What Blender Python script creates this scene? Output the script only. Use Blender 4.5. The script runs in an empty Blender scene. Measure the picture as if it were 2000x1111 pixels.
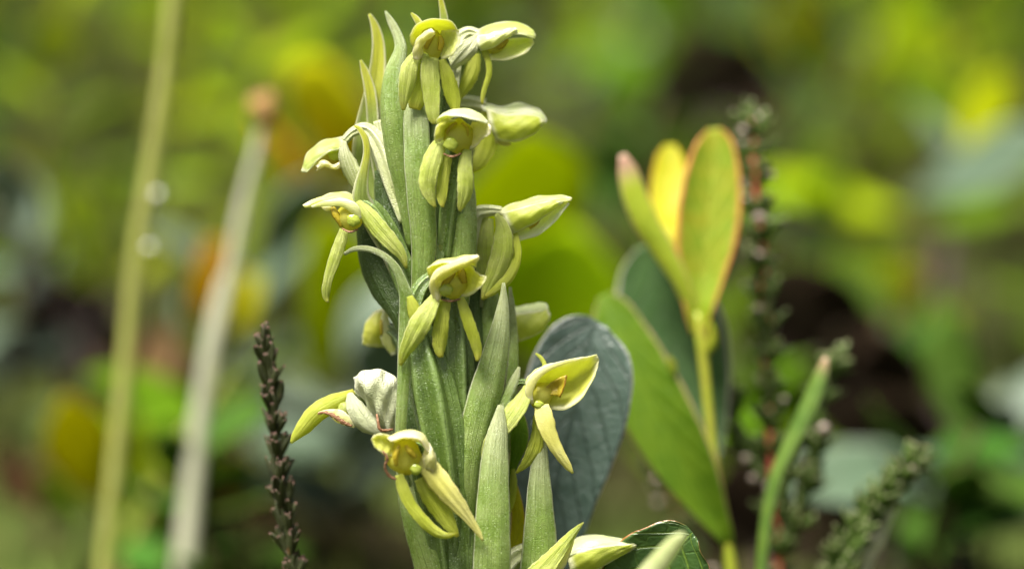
import bpy, bmesh, math, random
import numpy as np
from mathutils import Vector, Matrix, Quaternion

random.seed(11); rng = np.random.default_rng(11)
R = math.radians
sc = bpy.context.scene
col = sc.collection

# ------------------------------------------------------------------ camera
PX = 0.00005            # metres per photo pixel in the plane of focus (photo is 2000 px wide -> 10 cm)
FOC = 100.0; SENS = 36.0
D = 2000 * PX * FOC / SENS          # distance to the plane of focus, 0.278 m
PITCH = R(13.0)
H0 = 0.070                           # height of the middle of the picture above the moss
FWD = np.array([0, math.cos(PITCH), -math.sin(PITCH)])
RIGHT = np.array([1.0, 0, 0])
UP = np.cross(RIGHT, FWD)
CAM = np.array([0, 0, H0]) - FWD * D
cam = bpy.data.cameras.new('camera'); cam_o = bpy.data.objects.new('camera', cam); col.objects.link(cam_o)
cam.lens = FOC; cam.sensor_width = SENS; cam.clip_start = 0.01; cam.clip_end = 200
cam_o.location = CAM; cam_o.rotation_euler = (math.pi / 2 - PITCH, 0, 0)
cam.dof.use_dof = True; cam.dof.focus_distance = D - 0.0025; cam.dof.aperture_fstop = 8.0
sc.camera = cam_o

# ------------------------------------------------------------------ light
SUN_EL, SUN_AZ = R(73), R(-122)        # azimuth measured from +Y (away from the camera) towards +X
w = bpy.data.worlds.new('World'); sc.world = w; w.use_nodes = True
nt = w.node_tree; bg = nt.nodes['Background']
sky = nt.nodes.new('ShaderNodeTexSky'); sky.sky_type = 'NISHITA'; sky.sun_disc = False
sky.sun_elevation = SUN_EL; sky.sun_rotation = SUN_AZ; sky.dust_density = 6.0; sky.air_density = 1.0; sky.ozone_density = 0.6
hz = nt.nodes.new('ShaderNodeHueSaturation'); hz.inputs['Saturation'].default_value = 0.3   # thin bright overcast
nt.links.new(sky.outputs[0], hz.inputs['Color']); nt.links.new(hz.outputs[0], bg.inputs[0]); bg.inputs[1].default_value = 0.055
sl = bpy.data.lights.new('sun', 'SUN'); sl.energy = 5.0; sl.angle = R(24); sl.color = (1, 0.95, 0.86)
so = bpy.data.objects.new('sun', sl); col.objects.link(so)
sdir = Vector((math.sin(SUN_AZ) * math.cos(SUN_EL), math.cos(SUN_AZ) * math.cos(SUN_EL), math.sin(SUN_EL)))
so.rotation_euler = sdir.to_track_quat('Z', 'Y').to_euler(); so.location = (0.3, 0.5, 1.0)
vs = sc.view_settings; vs.view_transform = 'Standard'; vs.look = 'None'; vs.gamma = 1; vs.exposure = 1.3; vs.use_curve_mapping = False
sc.cycles.use_denoising = True
sc.cycles.max_bounces = 7; sc.cycles.transmission_bounces = 5; sc.cycles.diffuse_bounces = 4

# ------------------------------------------------------------------ helpers
def P(px, py, z=0.0):
    """photo pixel + distance z (in plane-of-focus pixels) in front of the plane of focus -> world point"""
    d = D - z * PX
    return CAM + FWD * d + (RIGHT * (px - 1000) + UP * (555.5 - py)) * PX * (d / D)
def wpx(v, z): return v * PX * (D - z * PX) / D
def ground_py(px, z, h=-0.002):
    a, b = P(px, 0, z)[2], P(px, 1000, z)[2]
    return (a - h) / (a - b) * 1000
def catmull(arr, n):
    a = np.asarray(arr, float); m = len(a)
    if m == 2:
        t = np.linspace(0, 1, n)[:, None]; return a[0] * (1 - t) + a[1] * t
    d = np.linalg.norm(np.diff(a[:, :3], axis=0), axis=1) ** 0.5 + 1e-9
    T = np.concatenate([[0], np.cumsum(d)])
    tan = np.zeros_like(a)
    for i in range(m):
        if i == 0: tan[i] = (a[1] - a[0]) / (T[1] - T[0])
        elif i == m - 1: tan[i] = (a[-1] - a[-2]) / (T[-1] - T[-2])
        else:
            l = (a[i] - a[i - 1]) / (T[i] - T[i - 1]); r = (a[i + 1] - a[i]) / (T[i + 1] - T[i])
            w0 = (T[i + 1] - T[i]) / (T[i + 1] - T[i - 1]); tan[i] = l * w0 + r * (1 - w0)
    out = []
    for t in np.linspace(0, T[-1], n):
        i = min(max(np.searchsorted(T, t) - 1, 0), m - 2); h = T[i + 1] - T[i]; s = (t - T[i]) / h
        out.append((2*s**3-3*s**2+1)*a[i] + (s**3-2*s**2+s)*h*tan[i] + (-2*s**3+3*s**2)*a[i+1] + (s**3-s**2)*h*tan[i+1])
    return np.array(out)
def norm(v): return v / (np.linalg.norm(v, axis=-1, keepdims=True) + 1e-12)

ORG = {}
def link(name, verts, faces, uv, mat, parent=None, origin=None, outer=None):
    verts = np.asarray(verts, float)
    o = np.array(origin if origin is not None else verts[0], float)
    me = bpy.data.meshes.new(name)
    me.from_pydata((verts - o).tolist(), [], faces)
    if uv is not None:
        l = me.uv_layers.new(name='UVMap'); idx = np.zeros(len(me.loops), int); me.loops.foreach_get('vertex_index', idx)
        l.data.foreach_set('uv', np.asarray(uv, float)[idx].ravel())
    me.polygons.foreach_set('use_smooth', [True] * len(me.polygons))
    bm = bmesh.new(); bm.from_mesh(me); bmesh.ops.recalc_face_normals(bm, faces=bm.faces); bm.to_mesh(me); bm.free()
    if outer is not None:
        me.attributes.new('outer', 'FLOAT', 'POINT').data.foreach_set('value', np.asarray(outer, float))
    me.materials.append(mat)
    ob = bpy.data.objects.new(name, me); col.objects.link(ob)
    place(ob, o, parent)
    return ob
def place(ob, o, parent):
    ORG[ob.name] = o
    if parent is not None:
        ob.parent = parent; ob.location = o - ORG[parent.name]
    else: ob.location = o
def thing(name, label, cat, loc, group=None):
    o = bpy.data.objects.new(name, None); col.objects.link(o); o.empty_display_size = 0.005
    place(o, np.array(loc, float), None); tag(o, label, cat, group); return o
def tag(o, label=None, cat=None, group=None, kind=None):
    for k, v in (('label', label), ('category', cat), ('group', group), ('kind', kind)):
        if v: o[k] = v
    return o

def ring_loft(C, W, S, N, T, A, t, nw, ripple=(0, 0, 0), fold=0.0, wav=0.0, groove=0.0):
    """lens-section strip: C centres, W full widths, S side, N normal, A half angle of the section arc, t thickness"""
    n = len(C); s = np.linspace(-1, 1, nw); sb = s[1:-1][::-1]
    sall = np.concatenate([s, sb]); back = np.concatenate([np.zeros(nw), np.ones(nw - 2)])
    V = []; UVc = []
    for i in range(n):
        a = A[i]; a = a if abs(a) > 0.02 else 0.02
        f = W[i] / 2 / math.sin(min(abs(a), math.pi / 2)) * (1 if a > 0 else -1)
        ph = a * sall
        x = f * np.sin(ph); nn = f * (np.cos(ph) - 1)
        nn = nn - fold * W[i] / 2 * (np.abs(sall) - np.sqrt(sall**2 + 0.02) * 0) * 1.0
        v = i / (n - 1)
        nn = nn - groove * W[i] * (np.exp(-(sall / 0.22)**2) + 0.5 * np.exp(-((np.abs(sall) - 0.62) / 0.14)**2)) * math.sin(math.pi * min(1, v * 1.1)) ** 0.5
        nn = nn + ripple[0] * W[i] * sall**2 * np.sin(ripple[1] * v + ripple[2] + 2.2 * np.sign(sall))
        x = x * (1 + wav * np.sin(v * 41 + 3 * np.sign(sall)) * np.abs(sall)**3 + wav * .6 * np.sin(v * 97 + 1.3 * np.sign(sall)))
        th = t[i] * (0.30 + 0.70 * (1 - sall**4)) * back
        dirn = S[i] * np.sin(ph)[:, None] + N[i] * np.cos(ph)[:, None]
        V.append(C[i] + S[i] * x[:, None] + N[i] * nn[:, None] - dirn * th[:, None])
        UVc.append(np.stack([sall * 0.5 + 0.5, np.full(len(sall), v)], 1))
    V = np.concatenate(V); UVc = np.concatenate(UVc); m = len(sall)
    F = [(i*m+j, i*m+(j+1) % m, (i+1)*m+(j+1) % m, (i+1)*m+j) for i in range(n-1) for j in range(m)]
    F.append(tuple(range(m))[::-1]); F.append(tuple(range((n-1)*m, n*m)))
    return V, F, UVc

def blade(name, pts, mat, parent=None, cup=0.8, t=6, n=22, nw=9, roll=0, ripple=(0.05, 7, 0), fold=0.0, wav=0.012, zoff=0, origin=None, groove=0.0):
    """pts: (px, py, z, width_px[, roll_deg[, cup]]) along the centre line"""
    rows = []
    for p in pts:
        z = p[2] + zoff
        rows.append([*P(p[0], p[1], z), wpx(p[3], z), R((p[4] if len(p) > 4 else 0) + roll), p[5] if len(p) > 5 else cup])
    a = catmull(rows, n); C = a[:, :3]; Wd = np.maximum(a[:, 3], 1.5 * PX)
    T = norm(np.gradient(C, axis=0)); N0 = norm(CAM - C)
    S = norm(np.cross(T, N0)); N = norm(np.cross(S, T))
    c, s_ = np.cos(a[:, 4])[:, None], np.sin(a[:, 4])[:, None]
    S, N = S * c + N * s_, N * c - S * s_
    th = np.minimum(t * PX, Wd * 0.35)
    V, F, U = ring_loft(C, Wd, S, N, T, a[:, 5], th, nw, (ripple[0], ripple[1], ripple[2] + rng.uniform(0, 6)), fold, wav, groove)
    return link(name, V, F, U, mat, parent, origin)

def tube(name, pts, mat, parent=None, n=24, m=18, ribs=0, rib=0.0, twist=0.0, flat=1.0, origin=None, world=False, knob=0.0):
    rows = []
    for p in pts:
        if world: rows.append([p[0], p[1], p[2], p[3]])
        else: rows.append([*P(p[0], p[1], p[2]), wpx(p[3], p[2])])
    a = catmull(rows, n); C = a[:, :3]; Wd = np.maximum(a[:, 3], 1e-5)
    T = norm(np.gradient(C, axis=0)); N0 = norm(CAM - C) if not world else np.tile([0.13, -0.9, 0.31], (n, 1))
    S = norm(np.cross(T, N0)); N = norm(np.cross(S, T))
    th = np.linspace(0, 2 * math.pi, m, endpoint=False); V = []; U = []
    for i in range(n):
        v = i / (n - 1)
        r = Wd[i] / 2 * (1 + rib * np.cos(ribs * th + twist * v)) * (1 + knob * math.sin(i * 2.4) + knob * math.sin(i * 5.1 + 1))
        V.append(C[i] + S[i] * (r * np.cos(th))[:, None] + N[i] * (r * flat * np.sin(th))[:, None])
        U.append(np.stack([(th / (2 * math.pi) + twist * v / max(ribs, 1) / 6.283), np.full(m, v)], 1))
    V = np.concatenate(V); U = np.concatenate(U)
    F = [(i*m+j, i*m+(j+1) % m, (i+1)*m+(j+1) % m, (i+1)*m+j) for i in range(n-1) for j in range(m)]
    F.append(tuple(range(m))[::-1]); F.append(tuple(range((n-1)*m, n*m)))
    return link(name, V, F, U, mat, parent, origin)

def patch(name, grid, mat, parent=None, t=3.5, k=7, zoff=0, wav=1.2, dx=0, dy=0, origin=None):
    """surface through a grid of (px, py, z) points, with thickness t px"""
    G = np.array([[P(p[0] + dx, p[1] + dy, p[2] + zoff) for p in r] for r in grid])
    nu, nv = (G.shape[0] - 1) * k + 1, (G.shape[1] - 1) * k + 1
    A1 = np.stack([catmull(G[:, j], nu) for j in range(G.shape[1])], 1)
    B = np.stack([catmull(A1[i], nv) for i in range(nu)], 0)
    gu, gv = np.gradient(B, axis=0), np.gradient(B, axis=1)
    N = norm(np.cross(gu, gv))
    uu, vv = np.meshgrid(np.linspace(0, 1, nu), np.linspace(0, 1, nv), indexing='ij')
    e = np.minimum(np.minimum(uu, 1 - uu), np.minimum(vv, 1 - vv))
    ph = rng.uniform(0, 6)
    B = B + N * (wav * PX * np.sin(uu * 19 + vv * 7 + ph) * np.sin(vv * 13 + ph))[..., None]
    th = (t * PX * (0.35 + 0.65 * np.clip(e * 6, 0, 1)))[..., None]
    top = (B + N * th / 2).reshape(-1, 3); bot = (B - N * th / 2).reshape(-1, 3); M = nu * nv
    V = np.concatenate([top, bot]); U = np.stack([uu.ravel(), vv.ravel()], 1); U = np.concatenate([U, U])
    F = []
    for i in range(nu - 1):
        for j in range(nv - 1):
            a = i * nv + j; F.append((a, a + 1, a + nv + 1, a + nv)); F.append((M + a, M + a + nv, M + a + nv + 1, M + a + 1))
    b = [j for j in range(nv)] + [i * nv + nv - 1 for i in range(1, nu)] + [(nu - 1) * nv + j for j in range(nv - 2, -1, -1)] + [i * nv for i in range(nu - 2, 0, -1)]
    for i in range(len(b)):
        p, q = b[i], b[(i + 1) % len(b)]; F.append((p, M + p, M + q, q))
    sgn = 1.0 if float(np.mean(N @ (UP + 0.15 * FWD))) > 0 else 0.0
    return link(name, V, F, U, mat, parent, origin, [sgn] * M + [1 - sgn] * M)

def blob(name, px, py, z, wx, wy, wz, mat, parent=None, ang=0, lump=0.06, n=12, m=16):
    V = []; U = []; ca, sa = math.cos(R(ang)), math.sin(R(ang)); c0 = P(px, py, z); ph = rng.uniform(0, 6, 3)
    for i in range(n):
        a = math.pi * (i + 0.02) / (n - 0.96)
        for j in range(m):
            b = 2 * math.pi * j / m
            k = 1 + lump * (math.sin(3 * b + ph[0] + 2 * a) + math.sin(5 * a + 2 * b + ph[1]))
            x, y, q = math.sin(a) * math.cos(b) * wx / 2 * k, math.cos(a) * wy / 2 * k, math.sin(a) * math.sin(b) * wz / 2 * k
            x, y = x * ca - y * sa, x * sa + y * ca
            V.append(c0 + (RIGHT * x + UP * y - FWD * q) * PX); U.append((j / m, i / (n - 1)))
    F = [(i*m+j, i*m+(j+1) % m, (i+1)*m+(j+1) % m, (i+1)*m+j) for i in range(n-1) for j in range(m)]
    F.append(tuple(range(m))[::-1]); F.append(tuple(range((n-1)*m, n*m)))
    return link(name, V, F, U, mat, parent, c0)

# ------------------------------------------------------------------ materials
class NB:
    def __init__(s, name):
        s.m = bpy.data.materials.new(name); s.m.use_nodes = True; s.t = s.m.node_tree; s.t.nodes.clear()
    def n(s, typ, ins=None, **kw):
        x = s.t.nodes.new(typ)
        for k, v in kw.items(): setattr(x, k, v)
        for k, v in (ins or {}).items(): s.put(x.inputs[k], v)
        return x
    def put(s, sock, v):
        if isinstance(v, bpy.types.NodeSocket): s.t.links.new(v, sock)
        elif isinstance(v, bpy.types.Node): s.t.links.new(v.outputs[0], sock)
        else:
            if sock.type == 'RGBA' and len(v) == 3: v = (*v, 1)
            sock.default_value = v
    def math(s, op, a, b=0.0, c=0.0, clamp=False):
        return s.n('ShaderNodeMath', {0: a, 1: b, 2: c}, operation=op, use_clamp=clamp).outputs[0]
    def mix(s, f, a, b, blend='MIX'):
        x = s.n('ShaderNodeMix', data_type='RGBA', blend_type=blend)
        s.put(x.inputs[0], f); s.put(x.inputs[6], a); s.put(x.inputs[7], b); return x.outputs[2]
    def ramp(s, v, lo, hi, a=0.0, b=1.0):
        return s.n('ShaderNodeMapRange', {0: v, 1: lo, 2: hi, 3: a, 4: b}, interpolation_type='SMOOTHSTEP').outputs[0]
    def noise(s, vec, scale, detail=3, rough=0.55):
        return s.n('ShaderNodeTexNoise', {'Vector': vec, 'Scale': scale, 'Detail': detail, 'Roughness': rough}).outputs[0]

def tissue(name, base, alt, rim, transl, tw=0.3, rim_w=0.12, rim4=False, rough=0.38, spec=0.5, stripes=0, stripe_c=0.15, tipcol=None, tip=(0.8, 1.0),
           basecol=None, cell=5200, cell_b=0.5, veins=0, vein_c=None, specks=0.0, speck_c=(0.10, 0.035, 0.012), mott=0.35, sheen=0.0, varscale=350, rand=0.0, flip=False, midrib=None, rim_amt=0.85, puck=0.0, simple=False, fleck=0.0, outcol=None, tmix=0.35, ridge=0):
    b = NB(name)
    uv = b.n('ShaderNodeUVMap').outputs[0]; sp = b.n('ShaderNodeSeparateXYZ', {0: uv}); u, v = sp.outputs[0], sp.outputs[1]
    if flip: v = b.math('SUBTRACT', 1.0, v)
    tc = b.n('ShaderNodeTexCoord').outputs['Object']
    e = b.math('SUBTRACT', 1.0, b.math('ABSOLUTE', b.math('MULTIPLY_ADD', u, 2.0, -1.0)))
    if rim4:
        e2 = b.math('SUBTRACT', 1.0, b.math('ABSOLUTE', b.math('MULTIPLY_ADD', v, 2.0, -1.0))); e = b.math('MINIMUM', e, e2)
    n1 = b.noise(tc, varscale, 4); n2 = b.noise(tc, 1500, 3, 0.7)
    c = b.mix(b.ramp(n1, 0.35, 0.65), base, alt)
    c = b.mix(b.math('MULTIPLY', b.ramp(n2, 0.35, 0.75), mott), c, tuple(min(1, x * 1.7 + 0.03) for x in base))
    if outcol:
        at = b.n('ShaderNodeAttribute', attribute_name='outer').outputs['Fac']
        c = b.mix(b.math('MULTIPLY', at, 0.8), c, b.mix(b.ramp(n1, 0.4, 0.6), outcol, tuple(x * y for x, y in zip(outcol, (0.82, 0.95, 0.6)))))
    if ridge:
        cr = b.math('COSINE', b.math('MULTIPLY', u, 6.2832 * ridge)); c = b.mix(b.math('MULTIPLY', b.ramp(b.math('ADD', cr, b.math('MULTIPLY_ADD', n1, 0.8, -0.4)), 0.45, 1.15), 0.6), c, tuple(min(1, x * 1.9 + 0.06) for x in alt))
    if basecol: c = b.mix(b.ramp(v, 0.30, 0.0, 0.0, 0.85), c, basecol)
    if tipcol: c = b.mix(b.ramp(v, tip[0], tip[1], 0.0, 0.9), c, tipcol)
    h = None
    if stripes:
        cv = b.n('ShaderNodeCombineXYZ', {0: b.math('MULTIPLY', u, stripes * 2.2), 1: b.math('MULTIPLY', v, 1.6)}).outputs[0]
        wv = b.math('MULTIPLY_ADD', b.noise(cv, 1.0, 3, 0.65), 5.0, -2.5)
        c = b.mix(b.math('MULTIPLY', b.ramp(wv, 0.1, 0.95), stripe_c), c, tuple(x * 0.45 for x in base))
        h = b.math('MULTIPLY', wv, 0.4)
    if veins:
        au = b.math('ABSOLUTE', b.math('SUBTRACT', u, 0.5))
        wob = b.math('MULTIPLY', b.noise(tc, 240, 2), 3.0)
        q = b.math('ADD', b.math('MULTIPLY', b.math('ADD', b.math('MULTIPLY', v, 1.0), b.math('MULTIPLY', au, -0.55)), 6.283 * veins), wob)
        vn = b.ramp(b.math('SINE', q), 0.80, 0.98)
        mr = b.ramp(au, 0.030, 0.010)
        vn = b.math('MAXIMUM', vn, mr)
        net = b.n('ShaderNodeTexVoronoi', {'Vector': tc, 'Scale': 620}, feature='DISTANCE_TO_EDGE').outputs[0]
        netm = b.ramp(net, 0.09, 0.02)
        if vein_c: c = b.mix(b.math('MULTIPLY', b.math('MAXIMUM', vn, b.math('MULTIPLY', netm, 0.15)), 0.65), c, vein_c)
        hv = b.math('MULTIPLY', b.math('MAXIMUM', vn, b.math('MULTIPLY', netm, 0.3)), -0.8)
        h = hv if h is None else b.math('ADD', h, hv)
    if midrib: c = b.mix(b.ramp(e, 0.62, 0.95, 0, 0.85), c, midrib)
    rn = b.math('MULTIPLY_ADD', n2, 0.5 * rim_w, rim_w * 0.75)
    c = b.mix(b.math('MULTIPLY', b.ramp(b.math('DIVIDE', e, rn), 1.0, 0.25), rim_amt), c, rim)
    if fleck:  # pale cell tops, with sparkle painted in as brighter flecks
        fv = b.n('ShaderNodeTexVoronoi', {'Vector': tc, 'Scale': 5200}, feature='F1'); fs = b.n('ShaderNodeSeparateColor', {0: fv.outputs['Color']}).outputs[0]
        c = b.mix(b.math('MULTIPLY', b.math('MULTIPLY', b.ramp(fs, 0.62, 0.95), b.ramp(fv.outputs['Distance'], 0.5, 0.15)), fleck), c, tuple(min(1, x * 1.3 + 0.34) for x in alt))
    if specks:
        sn = b.noise(tc, 900, 2); c = b.mix(b.math('MULTIPLY', b.ramp(sn, 0.66, 0.74), specks), c, speck_c)
    if rand:
        oi = b.n('ShaderNodeObjectInfo').outputs['Random']
        hs = b.n('ShaderNodeHueSaturation', {'Hue': b.math('MULTIPLY_ADD', oi, rand * 0.12, 0.5 - rand * 0.06), 'Value': b.math('MULTIPLY_ADD', oi, rand, 1 - rand / 2), 'Color': c}); c = hs.outputs[0]
    if simple:
        p = b.n('ShaderNodeBsdfPrincipled', {'Base Color': c, 'Roughness': rough, 'Specular IOR Level': spec, 'Sheen Weight': sheen, 'Sheen Roughness': 0.4})
        tr = b.n('ShaderNodeBsdfTranslucent', {'Color': b.mix(0.35, transl, c)})
        mx = b.n('ShaderNodeMixShader', {0: tw, 1: p.outputs[0], 2: tr.outputs[0]}); o = b.n('ShaderNodeOutputMaterial'); b.t.links.new(mx.outputs[0], o.inputs[0])
        return b.m
    vo = b.n('ShaderNodeTexVoronoi', {'Vector': tc, 'Scale': cell}, feature='F1').outputs[0]
    cellh = b.math('MULTIPLY', b.math('SUBTRACT', 1.0, vo), cell_b)
    if puck:
        pk = b.math('MULTIPLY', b.noise(tc, 800, 3, 0.6), puck); cellh = b.math('ADD', cellh, pk)
    h = cellh if h is None else b.math('ADD', h, cellh)
    bump = b.n('ShaderNodeBump', {'Strength': 0.8, 'Distance': 0.00013, 'Height': h})
    rr = b.math('MULTIPLY_ADD', n2, 0.25, rough - 0.1)
    p = b.n('ShaderNodeBsdfPrincipled', {'Base Color': c, 'Roughness': rr, 'Specular IOR Level': spec, 'Normal': bump, 'Sheen Weight': sheen, 'Sheen Roughness': 0.4})
    tcol = b.mix(tmix, transl, c)
    tr = b.n('ShaderNodeBsdfTranslucent', {'Color': tcol, 'Normal': bump})
    mx = b.n('ShaderNodeMixShader', {0: tw, 1: p.outputs[0], 2: tr.outputs[0]})
    o = b.n('ShaderNodeOutputMaterial'); b.t.links.new(mx.outputs[0], o.inputs[0])
    return b.m

YG = (0.50, 0.58, 0.03)
M = {}
M['bract'] = tissue('bract', (0.20, 0.31, 0.045), (0.33, 0.43, 0.12), (0.74, 0.76, 0.52), (0.44, 0.60, 0.05), tw=0.32, rim_w=0.13, rim_amt=1.0, stripes=20, stripe_c=0.75, rough=0.26, spec=1.0, cell=9000, cell_b=0.5, mott=0.45, fleck=0.6, specks=0.12, tipcol=(0.62, 0.66, 0.36), tip=(0.60, 0.95), flip=True)  # paler tip puts the skylight on the bract tops into the colour
M['bract_yellow'] = tissue('bract_yellow_tip', (0.26, 0.35, 0.06), (0.38, 0.46, 0.13), (0.78, 0.76, 0.54), (0.62, 0.70, 0.03), tw=0.42, rim_w=0.4, stripes=10, stripe_c=0.5, rough=0.33, spec=0.7, cell=9000, cell_b=0.4, tipcol=(0.70, 0.70, 0.06), tip=(0.50, 0.8), flip=True, fleck=0.2)
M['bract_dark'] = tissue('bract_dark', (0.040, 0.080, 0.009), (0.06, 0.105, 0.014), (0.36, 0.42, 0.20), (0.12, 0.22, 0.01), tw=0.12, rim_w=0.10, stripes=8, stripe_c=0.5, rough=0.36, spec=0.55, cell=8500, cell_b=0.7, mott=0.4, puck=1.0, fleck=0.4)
M['ovary'] = tissue('ovary', (0.070, 0.125, 0.012), (0.11, 0.175, 0.025), (0.2, 0.28, 0.10), (0.22, 0.34, 0.02), tw=0.12, rim_w=0.01, stripes=14, stripe_c=0.5, rough=0.27, spec=0.9, cell=9000, cell_b=0.5, mott=0.35, puck=1.0, fleck=0.5, ridge=6)
M['pale'] = tissue('pale_tissue', (0.44, 0.49, 0.20), (0.58, 0.60, 0.34), (0.78, 0.78, 0.60), (0.44, 0.50, 0.10), tw=0.25, rim_w=0.08, stripes=9, stripe_c=0.55, rough=0.33, spec=0.65, cell=8000, cell_b=0.6, fleck=0.2, ridge=6)
M['sepal'] = tissue('sepal', (0.46, 0.54, 0.085), (0.60, 0.64, 0.20), (0.76, 0.74, 0.42), (0.66, 0.76, 0.03), tw=0.48, rim_w=0.12, stripes=7, stripe_c=0.4, rough=0.34, spec=0.6, cell=9000, cell_b=0.35, mott=0.35, specks=0.1, tipcol=(0.66, 0.64, 0.10), fleck=0.35)
M['lip'] = tissue('lip', (0.52, 0.58, 0.06), (0.60, 0.64, 0.12), (0.70, 0.68, 0.26), (0.72, 0.78, 0.02), tw=0.52, rim_w=0.12, stripes=5, stripe_c=0.25, rough=0.36, spec=0.5, cell=9000, cell_b=0.3, mott=0.25, specks=0.1, tipcol=(0.66, 0.62, 0.08))
M['cream_lip'] = tissue('cream_lip', (0.62, 0.60, 0.14), (0.68, 0.65, 0.24), (0.72, 0.64, 0.30), (0.62, 0.60, 0.05), tw=0.38, rim_w=0.10, rough=0.4, cell=8500, cell_b=0.3, mott=0.2)
M['hood'] = tissue('hood', (0.70, 0.71, 0.09), (0.76, 0.76, 0.20), (0.82, 0.80, 0.58), (0.82, 0.86, 0.08), tw=0.50, rim_w=0.30, rim4=True, rough=0.38, spec=0.5, cell=8500, cell_b=0.3, mott=0.2, specks=0.12, outcol=(0.74, 0.74, 0.40))
M['petal'] = tissue('petal_rim', (0.76, 0.74, 0.30), (0.80, 0.77, 0.46), (0.84, 0.79, 0.66), (0.84, 0.84, 0.14), tw=0.50, rim_w=0.3, rim4=True, rough=0.38, spec=0.5, cell=8500, cell_b=0.3, mott=0.2, specks=0.5, speck_c=(0.34, 0.16, 0.05))
M['hood_green'] = tissue('hood_green', (0.52, 0.58, 0.05), (0.60, 0.64, 0.14), (0.82, 0.80, 0.62), (0.68, 0.76, 0.03), tw=0.55, rim_w=0.25, rim4=True, rough=0.36, spec=0.6, cell=8500, cell_b=0.3, mott=0.25, outcol=(0.62, 0.66, 0.30))
M['hood_white'] = tissue('hood_white', (0.62, 0.66, 0.22), (0.70, 0.72, 0.36), (0.84, 0.84, 0.72), (0.76, 0.80, 0.14), tw=0.45, rim_w=0.2, rim4=True, rough=0.3, spec=0.7, cell=8500, cell_b=0.3, mott=0.2, outcol=(0.82, 0.82, 0.66))
M['column'] = tissue('column', (0.66, 0.60, 0.05), (0.60, 0.60, 0.12), (0.66, 0.60, 0.05), (0.82, 0.78, 0.03), tw=0.55, rim_w=0.01, rough=0.35, cell=8500, cell_b=0.3, mott=0.2, specks=0.3, speck_c=(0.40, 0.20, 0.015))
M['anther'] = tissue('anther', (0.46, 0.36, 0.02), (0.54, 0.44, 0.03), (0.26, 0.12, 0.01), (0.6, 0.46, 0.02), tw=0.3, rim_w=0.3, rough=0.4, cell_b=0.3, mott=0.2)
M['stigma'] = tissue('stigma', (0.38, 0.46, 0.05), (0.46, 0.52, 0.08), (0.38, 0.46, 0.05), (0.5, 0.6, 0.03), tw=0.35, rim_w=0.01, rough=0.2, spec=0.7, cell_b=0.2)
M['withered_pale'] = tissue('withered_pale', (0.46, 0.50, 0.28), (0.64, 0.66, 0.46), (0.78, 0.76, 0.66), (0.5, 0.5, 0.25), tw=0.2, rim_w=0.06, stripes=14, stripe_c=0.65, rough=0.35, spec=0.6, cell=7000, cell_b=0.7)
M['brown_rim'] = tissue('withered_brown', (0.20, 0.085, 0.035), (0.34, 0.18, 0.09), (0.12, 0.04, 0.03), (0.3, 0.14, 0.03), tw=0.2, rim_w=0.3, rough=0.55, cell_b=0.8)

# leaves of the shrubs
M['leaf_grey'] = tissue('leaf_blue_grey', (0.040, 0.070, 0.052), (0.065, 0.10, 0.080), (0.50, 0.50, 0.44), (0.08, 0.14, 0.04), tw=0.06, rim_w=0.045, rough=0.33, spec=0.7, veins=8, vein_c=(0.012, 0.030, 0.016), cell=2600, cell_b=0.15, mott=0.3, sheen=0.2, puck=2.2)
M['leaf_green'] = tissue('leaf_bright_green', (0.10, 0.20, 0.005), (0.145, 0.25, 0.008), (0.58, 0.38, 0.22), (0.34, 0.52, 0.005), tw=0.5, rim_w=0.10, rough=0.5, spec=0.3, veins=8, vein_c=(0.20, 0.33, 0.02), cell=2600, cell_b=0.2, mott=0.15, tmix=0.6)
M['leaf_dark'] = tissue('leaf_dark_green', (0.035, 0.080, 0.018), (0.05, 0.11, 0.02), (0.46, 0.18, 0.06), (0.10, 0.20, 0.01), tw=0.2, rim_w=0.045, rough=0.33, spec=0.6, veins=6, vein_c=(0.16, 0.26, 0.03), cell=2600, cell_b=0.25, mott=0.2)
M['leaf_deep'] = tissue('leaf_deep_green', (0.035, 0.085, 0.018), (0.05, 0.11, 0.025), (0.52, 0.46, 0.38), (0.10, 0.18, 0.02), tw=0.2, rim_w=0.10, rough=0.5, spec=0.3, veins=7, vein_c=(0.06, 0.11, 0.04), cell=2600, cell_b=0.2)  # dark green is this leaf's own colour
M['leaf_olive'] = tissue('leaf_olive_orange_rim', (0.20, 0.30, 0.010), (0.30, 0.31, 0.010), (0.76, 0.30, 0.10), (0.62, 0.60, 0.005), tw=0.40, rim_w=0.22, rough=0.5, spec=0.3, veins=7, vein_c=(0.44, 0.48, 0.05), cell=2600, cell_b=0.2, basecol=(0.32, 0.46, 0.012), flip=True, mott=0.3, tmix=0.9, rim_amt=0.95)
M['leaf_yellow'] = tissue('leaf_yellow', (0.52, 0.50, 0.005), (0.48, 0.48, 0.01), (0.78, 0.40, 0.03), (0.90, 0.86, 0.004), tw=0.5, rim_w=0.14, rough=0.5, spec=0.3, veins=7, vein_c=(0.6, 0.6, 0.04), cell=2600, cell_b=0.2, basecol=(0.42, 0.52, 0.012), flip=True, mott=0.1, tmix=0.8)
M['leaf_pinktip'] = tissue('leaf_pink_tip', (0.42, 0.50, 0.03), (0.36, 0.46, 0.03), (0.60, 0.36, 0.24), (0.50, 0.52, 0.03), tw=0.4, rim_w=0.2, rough=0.42, cell=2600, cell_b=0.2, tipcol=(0.62, 0.36, 0.30), tip=(0.75, 0.95), flip=True, tmix=0.9)
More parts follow.
